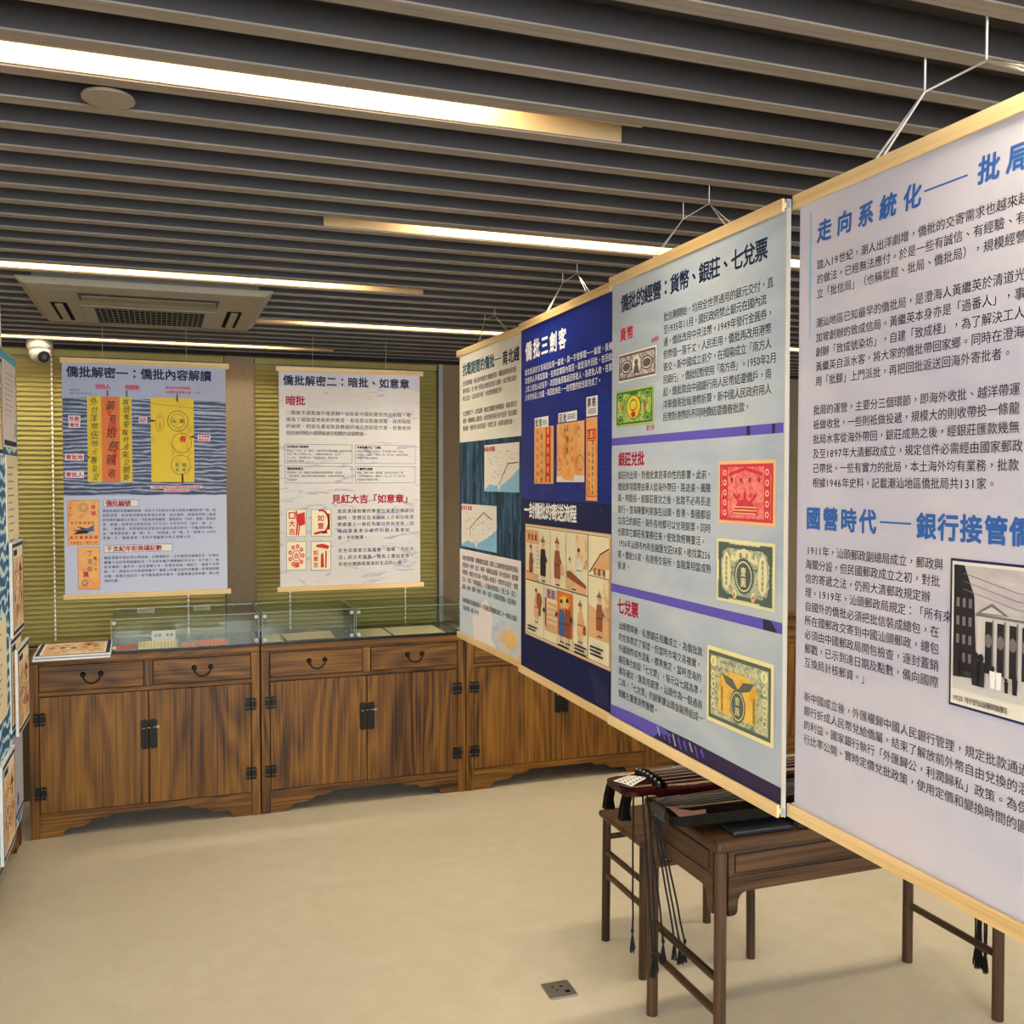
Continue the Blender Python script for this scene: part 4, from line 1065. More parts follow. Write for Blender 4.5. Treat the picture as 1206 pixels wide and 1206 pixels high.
p.rect(0.0435, 0.040, 0.0480, 0.276, LBLUE)
p.build('printed_sheet', t)
def street(p, u0, v0, u1, v1):
    p.rect(u0, v0, u1, v1, NAVY, 1); p.rect(u0 + 0.004, v0 + 0.004, u1 - 0.004, v1 - 0.004, OFFW, 2)
    a, b, c, d = u0 + 0.009, v0 + 0.009, u1 - 0.009, v1 - 0.028
    p.rect(a, b, c, d, GREYPHOTO, 3)
    p.rect(a, d - 0.030, c, d, GREY3, 4)
    p.poly([(a, b), (a + 0.020, b), (a + 0.040, b + 0.045), (a + 0.046, d - 0.022), (a, d - 0.018)], GREY1, 4)
    for i in range(3):
        for j in range(4): p.rect(a + 0.006 + 0.012 * i, b + 0.05 + 0.028 * j, a + 0.012 + 0.012 * i, b + 0.064 + 0.028 * j, GREY2, 5)
    p.rect(a + 0.046, b + 0.068, c, d - 0.028, GREY3, 4)
    p.poly([(a + 0.044, b + 0.070), (a + 0.074, b + 0.052), (a + 0.105, b + 0.068)], GREY2, 5); p.poly([(a + 0.053, b + 0.068), (a + 0.074, b + 0.057), (a + 0.096, b + 0.067)], GREY3, 6)
    p.rect(a + 0.044, b + 0.070, c, b + 0.074, GREY2, 5)
    for i in range(12):
        uu = a + 0.062 + 0.022 * i
        if uu > c - 0.01: break
        p.rect(uu, b + 0.080, uu + 0.013, d - 0.034, GREY1, 5); p.rect(uu + 0.013, b + 0.076, uu + 0.016, d - 0.030, GREY2, 6)
        p.ell(uu + 0.0065, b + 0.108, 0.0065, 0.010, GREY2, 6)
    for k in range(3): p.line([(a + 0.02, b + 0.012 + 0.012 * k), (a + 0.12, b + 0.032 + 0.012 * k), (c, b + 0.040 + 0.012 * k)], 0.001, GREY2, 7)
    for (x, y, h) in ((0.010, 0.020, 0.050), (0.017, 0.022, 0.03), (0.046, 0.012, 0.052), (0.056, 0.012, 0.05), (0.078, 0.014, 0.034), (0.089, 0.014, 0.034), (0.103, 0.012, 0.022), (0.118, 0.012, 0.03), (0.16, 0.014, 0.03), (0.2, 0.01, 0.03)):
        m_ = GREY1 if h != 0.034 else WHITE
        if a + x > c - 0.01: continue
        p.poly([(a + x - h * .13, d - y), (a + x - h * .16, d - y - h * .75), (a + x + h * .16, d - y - h * .75), (a + x + h * .13, d - y)], m_, 8); p.ell(a + x, d - y - h * .86, h * .11, h * .13, GREY1, 8, 10)
    p.text('1920 年代的汕頭郵政總局', u0 + 0.012, u0 + 0.108, v1 - 0.014, DBROWN, 0.01, 0.011, 4)
pic(t, 'printed_photograph', 0.404, 0.664, 0.725, 0.892, street, 'black and white photograph of a columned post office')

# ---- currency poster
t = banner((1.142, 2.382), (1.135, 1.5985), 2.302, 'pale blue hanging poster about currency with five banknotes, second nearest', GR, 0.784, 0.004, 0.80, cords=hang(0.228, 0.59, (0.062, 0.18, 0.158), (0.212, 0.17, 0.158)), cr=0.0013)
p = Print(0.0); p.sheet(0.004, 0.004, 0.798, 1.196, PALEBLUE)
p.rect(0.786, 0.02, 0.798, 1.18, OFFW)
p.text('僑批的經營：貨幣、銀莊、七兌票', 0.081, 0.702, 0.079, NAVYH, 0.028, 0.047)
p.text('貨幣', 0.072, 0.112, 0.160, REDH, 0.03, 0.036)
p.text('金圓券', 0.236, 0.262, 0.196, REDH, 0.01); p.text('南方券', 0.212, 0.242, 0.410, REDH, 0.01)
rows = ['批信剛開始，均用全世界通用的銀元交付，直', '至1935年11月，國民政府禁止銀元在國內流', '通，僑批改用中央法幣。1949年發行金圓券，', '但幣值一落千丈，人民拒用，僑批再改用港幣', '寄交。新中國成立前夕，在揭陽成立「南方人', '民銀行」，僑批短暫使用「南方券」。1950年2月', '起，僑批款由中國銀行用人民幣結還僑戶，南', '洋華僑寄批每港幣折算，新中國人民政府用人', '民幣對港幣的不同時價結還僑眷批款。']
ends = [0.734, 0.71, 0.735, 0.728, 0.729, 0.746, 0.73, 0.73, 0.657]
for i, (r, e) in enumerate(zip(rows, ends)): p.text(r, 0.304, e, 0.150 + 0.0298 * i, K, 0.006, 0.0232)
p.rect(0.004, 0.428, 0.782, 0.448, PURPLE); p.rect(0.655, 0.428, 0.667, 0.448, DPURPLE, 2); p.rect(0.745, 0.428, 0.755, 0.448, DPURPLE, 2)
p.text('銀莊兌批', 0.065, 0.177, 0.485, REDM, 0.032, 0.038)
rows = ['銀莊的出現，對僑批業是革命性的影響。此前，', '僑批跨項需要由華人從海外帶回，路途遠、風險', '高、時間長。經銀莊匯兌之後，批款不必再長途', '旅行。澄海陳黌利家族在汕頭、香港、泰國都設', '立自己的銀莊，海外各地都可以兌現銀票。同時', '也跟其它銀莊有業務往來，使批款經轉靈活。', '1936年汕頭市內有金融匯兌莊58家，收找業256', '家。僑批55家，有證券交易所，金融業相當成熟', '發達。']
ends = [0.508, 0.504, 0.504, 0.505, 0.505, 0.485, 0.510, 0.507, 0.106]
for i, (r, e) in enumerate(zip(rows, ends)): p.text(r, 0.055, e, 0.527 + 0.0298 * i, K, 0.006, 0.0225)
p.rect(0.004, 0.818, 0.784, 0.840, PURPLE); p.poly([(0.72, 0.84), (0.72, 0.818), (0.745, 0.818), (0.77, 0.84)], DPURPLE, 2)
p.text('七兌票', 0.063, 0.146, 0.873, REDM, 0.034, 0.042)
rows = ['汕頭開埠後，私營銀莊相繼成立，為僑批款', '的兌換奠定了保證，但當時市場交易複雜，', '外國錢幣成色混亂，標準無定，當時澄海的', '銀莊聯合創設「七兌票」，每元以七錢為準，', '通存通兌，匯款用銀票。汕頭作為一個通商', '口岸，「七兌票」的創舉讓汕頭金融界組成一', '個雖在釐匯貨幣團體。']
ends = [0.473, 0.469, 0.469, 0.478, 0.474, 0.479, 0.264]
for i, (r, e) in enumerate(zip(rows, ends)): p.text(r, 0.062, e, 0.925 + 0.0300 * i, K, 0.006, 0.0225)
p.poly([(0.004, 1.176), (0.004, 1.147), (0.12, 1.142), (0.434, 1.138), (0.785, 1.142), (0.785, 1.176)], DPURPLE)
p.poly([(0.004, 1.176), (0.004, 1.147), (0.12, 1.142), (0.30, 1.139), (0.35, 1.150), (0.28, 1.158), (0.25, 1.176)], PURPLE, 2)
for i in range(9):
    u = 0.27 + 0.026 * i; h = 0.010 + 0.012 * random.random()
    p.poly([(u, 1.143 + 0.004 * (i % 3)), (u + 0.006, 1.142), (u + 0.020, 1.150 + h), (u + 0.014, 1.152 + h)], PURPLE if i % 3 else LILAC, 3)
p.build('printed_sheet', t)
pic(t, 'printed_banknote', 0.048, 0.211, 0.260, 0.284, note(OFFW, G_GREY, ink('sepia_grey', (98, 84, 86)), 'grey'), 'grey banknote with a portrait')
pic(t, 'printed_banknote', 0.034, 0.306, 0.245, 0.400, note(ink('lime', (170, 190, 92)), G_GREEN, ink('banknote_green', (62, 112, 58)), 'green'), 'green and yellow banknote')
pic(t, 'printed_banknote', 0.549, 0.499, 0.760, 0.632, note(ink('pale_orange', (240, 190, 132)), G_RED, ink('banknote_red', (212, 62, 76)), 'red'), 'red banknote on an orange sheet')
pic(t, 'printed_banknote', 0.544, 0.665, 0.761, 0.800, note(ink('pale_straw', (228, 218, 170)), G_DKGRN, ink('banknote_slate', (84, 98, 90)), 'dark'), 'dark green banknote with an oval')
pic(t, 'printed_banknote', 0.506, 0.904, 0.760, 1.071, note(ink('straw', (236, 224, 164)), G_DKGRN, ink('banknote_grey', (96, 102, 92)), 'ochre'), 'banknote with a yellow shield and oval')

# ---- navy poster
t = banner((1.172, 3.163), (1.156, 2.403), 2.297, 'navy blue hanging poster with three orange letters and a comic strip, third nearest', GR, 0.76, 0.004, 0.756, cords=hang(0.242, 0.602, (-0.081, 0.186, 0.170), (0.069, 0.180, 0.174)), cr=0.0011)
p = Print(0.0); p.sheet(0.004, 0.004, 0.758, 1.196, DEEPBLUE)
p.rect(0.004, 0.60, 0.758, 1.176, NAVYSPK)
p.text('僑批三劍客', 0.081, 0.388, 0.101, WHITE, 0.032, 0.066)
for i, (r, e) in enumerate(zip(['批信抵達的交寄與回批同一編號，與一字號郵戳一一編號，俱備', '次送到人手確認簽收，在約定期限內寄回，就是海外回批，在回批', '上寫上收信人的名字，次回信後原路返回寄批人，為寄批人收，在家', '父母的信函上加蓋，與回批來往，一封完整的批信就完成了。'], (0.746, 0.746, 0.746, 0.673))): p.text(r, 0.054, e, 0.170 + 0.0285 * i, WHITE, 0.006, 0.0235)
for (a, b, c, d, tx) in ((0.140, 0.330, 0.269, 0.363, '批信'), (0.356, 0.328, 0.508, 0.358, '回批'), (0.578, 0.296, 0.660, 0.352, '票根')):
    p.rect(a, b, c, d, WHITE); p.text(tx, a + 0.022, a + 0.056, b + 0.017, K, 0.02, 0.028, 2)
    for k in range(3): p.rect(a + 0.014 + (0.062 if c - a > .1 else 0), d - 0.010 - 0.0055 * k + (0 if c - a > .1 else 0.0), c - 0.012, d - 0.0075 - 0.0055 * k, GREY2, 2)
p.text('一封僑批的寄送流程', 0.062, 0.479, 0.636, WHITE, 0.03, 0.056)
for i in range(60):
    u, v = random.uniform(0.02, 0.74), random.choice([random.uniform(0.55, 0.67), random.uniform(1.07, 1.16), random.uniform(0.32, 0.6)])
    p.ell(u, v, 0.0022, 0.0016, LILAC, 1, 6)
for i in range(8): p.line([(0.60 + 0.018 * i, 1.07 + 0.005 * i), (0.66 + 0.012 * i, 1.165)], 0.0010, GREY2, 2)
p.build('printed_sheet', t)
def envelope(kind):
    def fn(p, u0, v0, u1, v1):
        w_, h_ = u1 - u0, v1 - v0
        p.rect(u0, v0, u1, v1, FOXED, 1)
        if kind == 0:
            p.rect(u0 + w_ * .60, v0 + 0.004, u0 + w_ * .86, v1 - 0.004, REDO, 2); p.vtext('黃添來君收啟', u0 + w_ * .73, v0, v1, h_ * .13, FOXED, 0.03, 3)
            p.vtext('汕頭市澄海縣', u0 + w_ * .18, v0, v1 - h_ * .1, h_ * .10, REDM, 0.01, 2); p.vtext('寄交家中老母', u0 + w_ * .40, v0 + h_ * .1, v1, h_ * .10, DBROWN, 0.01, 2)
            p.text('回批', u0 + w_ * .12, u0 + w_ * .4, v1 - 0.010, REDM, 0.02, 0.014, 3)
        elif kind == 1:
            p.poly([(u0, v1), (u0, v1 - h_ * .09), (u0 + w_ * .2, v1 - h_ * .10), (u0 + w_ * .3, v1 - h_ * .03), (u0 + w_ * .62, v1 - h_ * .02), (u0 + w_ * .66, v1 - h_ * .12), (u1, v1 - h_ * .10), (u1, v1)], OFFW, 2)
            p.vtext('逕寄唐山', u0 + w_ * .4, v0, v0 + h_ * .75, h_ * .12, DBROWN, 0.0, 2); p.vtext('和平里', u0 + w_ * .58, v0 + h_ * .2, v0 + h_ * .7, h_ * .10, REDM, 0.0, 2)
            p.ring(u0 + w_ * .1, v0 + h_ * .7, w_ * .09, h_ * .1, 0.002, REDM, 2); p.ring(u0 + w_ * .86, v0 + h_ * .68, w_ * .12, h_ * .13, 0.002, REDM, 2)
            for q in (.3, .5, .72): p.line([(u0 + w_ * q, v0), (u0 + w_ * q, v1 - h_ * .12)], 0.001, BROWN, 2)
            for q in (.32, .82): p.vtext('國人', u0 + w_ * q, v0 + h_ * .05, v0 + h_ * .3, h_ * .07, DBROWN, 0.0, 3)
        else:
            p.frame(u0 + w_ * .10, v0 + h_ * .14, u1 - w_ * .10, v0 + h_ * .26, 0.004, REDO, 2); p.text('票根', u0 + w_ * .3, u0 + w_ * .7, v0 + h_ * .2, REDO, 0.02, 0.022, 2)
            p.frame(u0 + w_ * .10, v0 + h_ * .27, u1 - w_ * .10, v1 - h_ * .05, 0.0025, REDO, 2)
            p.vtext('寄交澄海蘇灣下底鄉', u0 + w_ * .62, v0 + h_ * .27, v1 - h_ * .06, h_ * .06, DBROWN, 0.01, 3); p.vtext('國幣五萬元正', u0 + w_ * .3, v0 + h_ * .4, v1 - h_ * .1, h_ * .05, DBROWN, 0.01, 3)
    return fn
pic(t, 'printed_letter', 0.140, 0.363, 0.318, 0.547, envelope(0), 'orange letter with a red stripe')
pic(t, 'printed_letter', 0.346, 0.361, 0.567, 0.541, envelope(1), 'wide torn orange letter')
pic(t, 'printed_letter', 0.579, 0.356, 0.661, 0.594, envelope(2), 'tall narrow orange counterfoil')
def comic(p, u0, v0, u1, v1):
    w_, h_ = u1 - u0, v1 - v0
    p.rect(u0, v0, u1, v1, CREAM, 1); p.frame(u0, v0, u1, v1, 0.005, TAN, 2); p.frame(u0 + .008, v0 + .008, u1 - .008, v1 - .008, 0.002, DBROWN, 2)
    X = lambda q: u0 + w_ * q
    Yv = lambda q: v0 + h_ * q
    vm = 0.50
    p.line([(X(.01), Yv(vm)), (X(.77), Yv(vm))], 0.003, DBROWN, 3)
    p.line([(X(.775), Yv(.02)), (X(.775), Yv(.98))], 0.003, DBROWN, 3)
    for q in (.34, .53): p.line([(X(q), Yv(.03)), (X(q), Yv(vm))], 0.002, DBROWN, 3)
    for q in (.26, .43, .61): p.line([(X(q), Yv(vm)), (X(q), Yv(.97))], 0.002, DBROWN, 3)
    # upper row
    p.rect(X(.02), Yv(.05), X(.19), Yv(.17), TAN, 3); p.text('收批處', X(.06), X(.15), Yv(.11), REDM, 0.02, 0.024, 4)
    for k in range(6): p.rect(X(.15), Yv(.19 + .035 * k), X(.19), Yv(.205 + .035 * k), GREY3, 3)
    p.poly([(X(.02), Yv(.42)), (X(.19), Yv(.44)), (X(.19), Yv(.49)), (X(.02), Yv(.49))], ORANGE, 3)
    figure(p, X(.085), Yv(.47), h_ * .30, BROWN, 4); p.rect(X(.02), Yv(.43), X(.18), Yv(.49), TAN, 8)
    figure(p, X(.25), Yv(.49), h_ * .40, GREY1, 4, True); p.poly([(X(.20), Yv(.44)), (X(.33), Yv(.47)), (X(.30), Yv(.49)), (X(.18), Yv(.47))], OFFW, 9)
    figure(p, X(.43), Yv(.48), h_ * .40, BROWN, 4, True, TAN)
    p.poly([(X(.545), Yv(.38)), (X(.76), Yv(.44)), (X(.76), Yv(.495)), (X(.545), Yv(.495))], TAN, 6); p.poly([(X(.545), Yv(.34)), (X(.60), Yv(.34)), (X(.76), Yv(.42)), (X(.76), Yv(.45)), (X(.545), Yv(.39))], BROWN, 6)
    p.rect(X(.64), Yv(.04), X(.765), Yv(.30), ART_OR, 3); figure(p, X(.68), Yv(.46), h_ * .34, OFFW, 4, False); figure(p, X(.58), Yv(.42), h_ * .20, CREAM, 4)
    # lower row
    figure(p, X(.16), Yv(.86), h_ * .32, TAN, 4, False, BROWN); p.ell(X(.20), Yv(.66), w_ * .035, h_ * .07, BROWN, 7)
    p.rect(X(.29), Yv(.53), X(.42), Yv(.61), LILAC, 4); p.text('批局', X(.33), X(.38), Yv(.57), REDM, 0.02, 0.03, 5)
    for k in range(5): p.rect(X(.31), Yv(.64 + .045 * k), X(.42), Yv(.67 + .045 * k), TAN, 4)
    p.rect(X(.275), Yv(.61), X(.295), Yv(.86), BROWN, 4); p.rect(X(.28), Yv(.84), X(.42), Yv(.89), TAN, 4)
    p.rect(X(.435), Yv(.52), X(.605), Yv(.88), ORANGE, 3); p.ell(X(.52), Yv(.60), w_ * .06, h_ * .05, YEL, 4)
    figure(p, X(.485), Yv(.94), h_ * .38, DENIM, 5, False); figure(p, X(.56), Yv(.94), h_ * .40, BROWN, 7, False)
    figure(p, X(.695), Yv(.88), h_ * .33, TAN, 4, True, BROWN)
    for q in (.275, .435, .605): p.ell(X(q), Yv(.72), 0.010, 0.008, GREY1, 12, 10)
    # right column
    p.poly([(X(.80), Yv(.30)), (X(.90), Yv(.16)), (X(.985), Yv(.12)), (X(.985), Yv(.26))], TAN, 3); p.line([(X(.79), Yv(.31)), (X(.90), Yv(.16)), (X(.985), Yv(.11))], 0.004, DBROWN, 4)
    p.rect(X(.84), Yv(.27), X(.95), Yv(.32), BROWN, 5); p.text('收批', X(.87), X(.92), Yv(.295), CREAM, 0.02, 0.02, 6)
    p.rect(X(.93), Yv(.33), X(.985), Yv(.64), ART_OR, 3); p.rect(X(.785), Yv(.33), X(.985), Yv(.335), DBROWN, 4)
    p.poly([(X(.785), Yv(.55)), (X(.985), Yv(.63)), (X(.985), Yv(.80)), (X(.785), Yv(.80))], TAN, 3)
    figure(p, X(.895), Yv(.78), h_ * .34, BROWN, 5, True)
    for (q, r, n) in ((.05, .90, 2), (.45, .955, 1), (.64, .90, 3), (.81, .86, 3)):
        for k in range(n): p.rect(X(q), Yv(r + .028 * k), X(q + .13 - .02 * (k % 2)), Yv(r + .015 + .028 * k), K, 10)
    for (q, r) in ((.27, .46), (.45, .46), (.64, .46)): p.rect(X(q - .03), Yv(r), X(q + .03), Yv(r + .025), CREAM, 11); p.rect(X(q - .025), Yv(r + .006), X(q + .025), Yv(r + .018), K, 12)
pic(t, 'printed_comic_strip', 0.052, 0.683, 0.756, 1.060, comic, 'cream comic strip of robed letter carriers')

# ---- farthest poster
t = banner((1.1768, 3.929), (1.1955, 3.180), 2.2997, 'farthest hanging poster, white above and dark teal in the middle, with two maps', GR, 0.745, 0.018, 0.74, cords=hang(0.247, 0.589, (-0.246, 0.205, 0.181), (-0.111, 0.203, 0.179)), cr=0.0011)
p = Print(0.0); p.sheet(0.016, 0.004, 0.742, 1.196, OFFW)
p.text('抗戰期間的僑批', 0.085, 0.41, 0.086, TEALH, 0.032, 0.054); p.rect(0.432, 0.084, 0.515, 0.088, TEALH); p.text('南北綫', 0.55, 0.665, 0.090, NAVYH, 0.03, 0.054)
a_ = ['抗日戰爭期間，潮汕海外的僑批交通斷絕受阻，潮屬各國的批局受困', '難得僑匯，至少數十萬潮汕僑眷因此陷入絕境。由於僑批被困', '無法送達，以致家書中斷，大批僑眷捱餓受苦。']
for i, (r, e) in enumerate(zip(a_, (0.653, 0.653, 0.525))): p.text(r, 0.07, e, 0.142 + 0.0305 * i, KG, 0.006, 0.0225)
a_ = ['在此種情況下，以曾益輝、陳植芳開闢的東興匯路，越南海防至', '東興，再輾轉進入國統區，由批局雇用挑夫徒步送達，南北匯路', '開通後，僑批得以秘密運送，維繫生命，被譽為救命線。']
for i, (r, e) in enumerate(zip(a_, (0.659, 0.659, 0.634))): p.text(r, 0.07, e, 0.265 + 0.0305 * i, KG, 0.006, 0.0225)
p.rect(0.016, 0.382, 0.742, 0.824, TEALSEA)
for i in range(10):
    u = 0.06 + 0.066 * i; v = random.uniform(0.52, 0.78)
    p.poly([(u, v), (u + 0.004, v - 0.06), (u + 0.018, v)], GREYB if i % 2 else LILAC, 1)
p.rect(0.016, 0.824, 0.742, 1.176, PINKL)
p.poly([(0.016, 0.99), (0.30, 0.95), (0.742, 0.92), (0.742, 1.176), (0.016, 1.176)], ink('pale_sky', (200, 212, 222)), 2); p.poly([(0.20, 1.176), (0.18, 1.10), (0.26, 1.03), (0.35, 1.0), (0.42, 1.06), (0.40, 1.14), (0.44, 1.176)], PINKL, 3)
p.poly([(0.42, 1.10), (0.50, 1.06), (0.70, 1.06), (0.742, 1.09), (0.742, 1.176), (0.46, 1.176)], FOLIAGE, 4); p.ell(0.60, 1.12, 0.07, 0.035, ink('map_orange', (236, 190, 120)), 5)
a_ = ['由南北綫的開闢，潮屬僑批從泰國、越南入口東興經防城南寧至潮汕', '途經欽州、柳州、曲江、興寧、梅縣到達揭陽，再分發各地，進而解', '救僑眷。據統計南北綫一年間匯入數億元，僑眷得以接濟，維繫', '生計。詳見「東興匯路」，北綫由香港進入，經上海、浙江、', '龍泉、溫州、福州、泉州、漳州、詔安，經黃岡達潮汕，直至戰後。']
for i, r in enumerate(a_): p.text(r, 0.067, 0.676, 0.858 + 0.0300 * i, KG, 0.006, 0.0225, 6)
p.text('此後潮屬各批局歷經艱辛，共為數百萬僑眷送達二十一億餘元僑匯', 0.067, 0.663, 1.034, KG, 0.006, 0.0225, 6); p.text('功績卓著，載入史冊', 0.067, 0.251, 1.065, KG, 0.006, 0.0225, 6)
p.build('printed_sheet', t)
def amap(rt):
    def fn(p, u0, v0, u1, v1):
        w_, h_ = u1 - u0, v1 - v0
        p.rect(u0, v0, u1, v1, OFFW, 1)
        p.poly([(u1, v0 + h_ * .52), (u0 + w_ * .78, v0 + h_ * .70), (u0 + w_ * .62, v0 + h_ * .80), (u0 + w_ * .52, v0 + h_ * .86), (u0 + w_ * .44, v0 + h_ * .82), (u0 + w_ * .32, v0 + h_ * .88), (u0 + w_ * .18, v0 + h_ * .84), (u0, v0 + h_ * .97), (u0, v1), (u1, v1)], LBLUE, 2)
        p.poly([(u0 + w_ * .38, v0 + h_ * .84), (u0 + w_ * .50, v0 + h_ * .84), (u0 + w_ * .46, v1)], OFFW, 3)
        p.line([(u0 + w_ * a, v0 + h_ * b) for a, b in rt], 0.004, BROWN, 4)
        p.text('線路示意圖', u0 + 0.014, u0 + w_ * .30, v0 + 0.016, REDH, 0.02, 0.020, 4)
        for i in range(40):
            a, b = random.uniform(.04, .95), random.uniform(.14, .7)
            p.rect(u0 + w_ * a, v0 + h_ * b, u0 + w_ * a + .007, v0 + h_ * b + .003, REDM if i % 5 == 0 else GREY2, 4)
    return fn
pic(t, 'printed_map', 0.326, 0.403, 0.694, 0.582, amap([(.46, .85), (.55, .66), (.70, .42), (.98, .40)]), 'upper map with pale land and blue sea')
pic(t, 'printed_map', 0.042, 0.636, 0.463, 0.812, amap([(.28, .75), (.26, .56), (.45, .36), (.66, .16), (.88, .30)]), 'lower map with pale land and blue sea')

# ------------------------------------------------------------------ the two posters at the windows
GW = 'posters hung in front of the window blinds'
PY = 5.19
def wallposter(x0, zt, label):
    return banner((x0, PY), (x0 + 1, PY), zt, label, GW, 0.785, 0.006, 0.769, 1.175, cords=[[[(0.19, 0.0, 0.0), (0.19, 0.0, 0.16)]], [[(0.58, 0.0, 0.0), (0.58, 0.0, 0.16)]]], cr=0.0007)
DU = 0.020
t = wallposter(-0.4525, 2.354, 'poster at the left window with a printed sea and two yellow envelopes')
p = Print(0.0, DU); p.sheet(-0.013, 0.004, 0.748, 1.170, PALEBLUE)
UP_G = flat('poster_grey', (170, 172, 190), 0.6, spec=0.2); LO_G = flat('poster_lilac', (190, 194, 212), 0.6, spec=0.2)
p.rect(-0.013, 0.02, 0.748, 0.19, UP_G); p.rect(-0.013, 0.19, 0.748, 0.668, WATER); p.rect(-0.013, 0.668, 0.748, 1.155, LO_G)
p.text('僑批解密一：僑批內容解讀', 0.034, 0.652, 0.066, NAVYH, 0.03, 0.056, 2)
p.text('收批人', 0.148, 0.192, 0.134, REDH, 0.03, 0.026, 2); p.text('收批地', 0.282, 0.324, 0.134, REDH, 0.03, 0.026, 2)
p.text('潮汕海外的批信郵路', 0.466, 0.570, 0.130, REDH, 0.02, 0.014, 2); p.text('汕頭郵局郵戳日期　六月', 0.466, 0.62, 0.152, REDH, 0.02, 0.014, 2)
p.text('僑批信封', 0.026, 0.06, 0.154, K, 0.0, 0.011, 2); p.text('庚申一九五六年二月二十日', 0.026, 0.115, 0.171, K, 0.0, 0.010, 2)
def boxed(s, u, v, em, l=3):
    n = len(s); p.rect(u - n * em / 2 - .003, v - em * .62, u + n * em / 2 + .003, v + em * .62, PINKL, l); p.text(s, u - (n - 1) * em / 2, u + (n - 1) * em / 2, v, REDH, 0.03, em, l + 1)
boxed('批款', 0.040, 0.294, 0.024); boxed('寄批', 0.040, 0.325, 0.022); boxed('寄批地', 0.038, 0.481, 0.026); boxed('寄批人', 0.037, 0.566, 0.026)
boxed('批局', 0.352, 0.288, 0.015); boxed('批局印', 0.352, 0.302, 0.011); boxed('收批郵戳', 0.641, 0.372, 0.014); boxed('郵局收訖', 0.641, 0.388, 0.013)
boxed('中國僑批局戳記及收件郵戳批號登記批款號碼數', 0.505, 0.628, 0.0112); boxed('收訖後郵寄回批局備查', 0.505, 0.645, 0.0112)
for (a, b, c, d) in ((0.190, 0.150, 0.190, 0.182), (0.278, 0.150, 0.278, 0.182), (0.514, 0.160, 0.514, 0.200), (0.372, 0.29, 0.405, 0.30), (0.575, 0.375, 0.607, 0.373), (0.535, 0.56, 0.535, 0.615), (0.08, 0.481, 0.105, 0.481)): p.line([(a, b), (c, d)], 0.008, GREYB, 3)
for (a, b, c, d, s_, e) in ((0.165, 0.690, 0.328, 0.724, '僑批編號', 0.276), (0.165, 0.913, 0.484, 0.950, '干支紀年和商碼記數', 0.420)):
    p.rect(a, b, c, d, OFFW, 2); p.frame(a, b, c, d, 0.002, GREYB, 3); p.text(s_, 0.190, e, (b + d) / 2, REDM, 0.03, 0.030 if e < .3 else 0.029, 3)
a_ = ['僑批投遞前均需編製號碼，由信子子信批局分配且與批信編號對照一致，為', '按照流程，批局收到僑批後要登記造冊，並在僑批、收據與票根上蓋相', '同同樣的編號以示登記，同批抵達後編號，僑號單以「列字」開頭，意味該', '某、泰國、馬來西亞批局采用《千字文》字序作列字（如天、地、元、', '黃）／順批號，而實國則采用批局名稱或自選印章作一字輪流使用編。', '如「救萬萬批紙」萬「萬」字、「四萬號」的「萬」字。每排10,000件', '費備一字／隨後更更，有利字號編碼可更王運轉公司。']
for i, r in enumerate(a_): p.text(r, 0.168, 0.686 if i < 6 else 0.58, 0.744 + 0.0224 * i, K, 0.014, 0.0155, 2)
a_ = ['僑批通番年號及到公制發展，沿襲傳統年、去年號用色國僑好字、於僑信', '購機千支紀年和統續用法，干支紀年編字稱機編紀年古法，天干有十，如', '紀年傳則一個年代，且往複續九年，有理有別統一個紀子，讓者千次對', '照一下，用前石子計算即時數字？僑批上的屬法紀年的數碼一套裡獲與關', '記載。而萬文自記法。如今僑為我的計數字，但關會幾以前的那一個以後', '現常比數。']
for i, r in enumerate(a_): p.text(r, 0.172, 0.700 if i < 5 else 0.235, 0.976 + 0.0228 * i, K, 0.014, 0.0155, 2)
p.build('printed_sheet', t)
def yellow1(p, u0, v0, u1, v1):
    p.rect(u0, v0, u1, v1, YELLOWED, 1); p.rect(u0 + .064, v0, u0 + .148, v1, ink('vermilion', (222, 118, 62)), 2)
    for k in range(6): p.ell(u0 + .106 + random.uniform(-.03, .03), v0 + random.uniform(.03, .39), .010, .022, ink('red_wash', (212, 84, 48)), 2.4 + 0.25 * k)
    p.ring(u0 + .15, v0 + .21, .035, .05, .0025, REDO, 4)
    p.vtext('外付洋幣伍拾元專呈交', u0 + .030, v0 + .005, v1 - .005, .040, GREY1, 0.0, 4, .004); p.vtext('黃蔡娘慈親收', u0 + .108, v0 + .01, v1 - .01, .055, GREY1, 0.004, 5, .008); p.vtext('城頭鄉安廟利境來交親姜', u0 + .174, v0 + .005, v1 - .005, .036, GREY1, 0.0, 4, .004)
pic(t, 'printed_envelope', 0.097, 0.183, 0.300, 0.602, yellow1, 'yellow envelope with an orange strip and brush writing', DU)
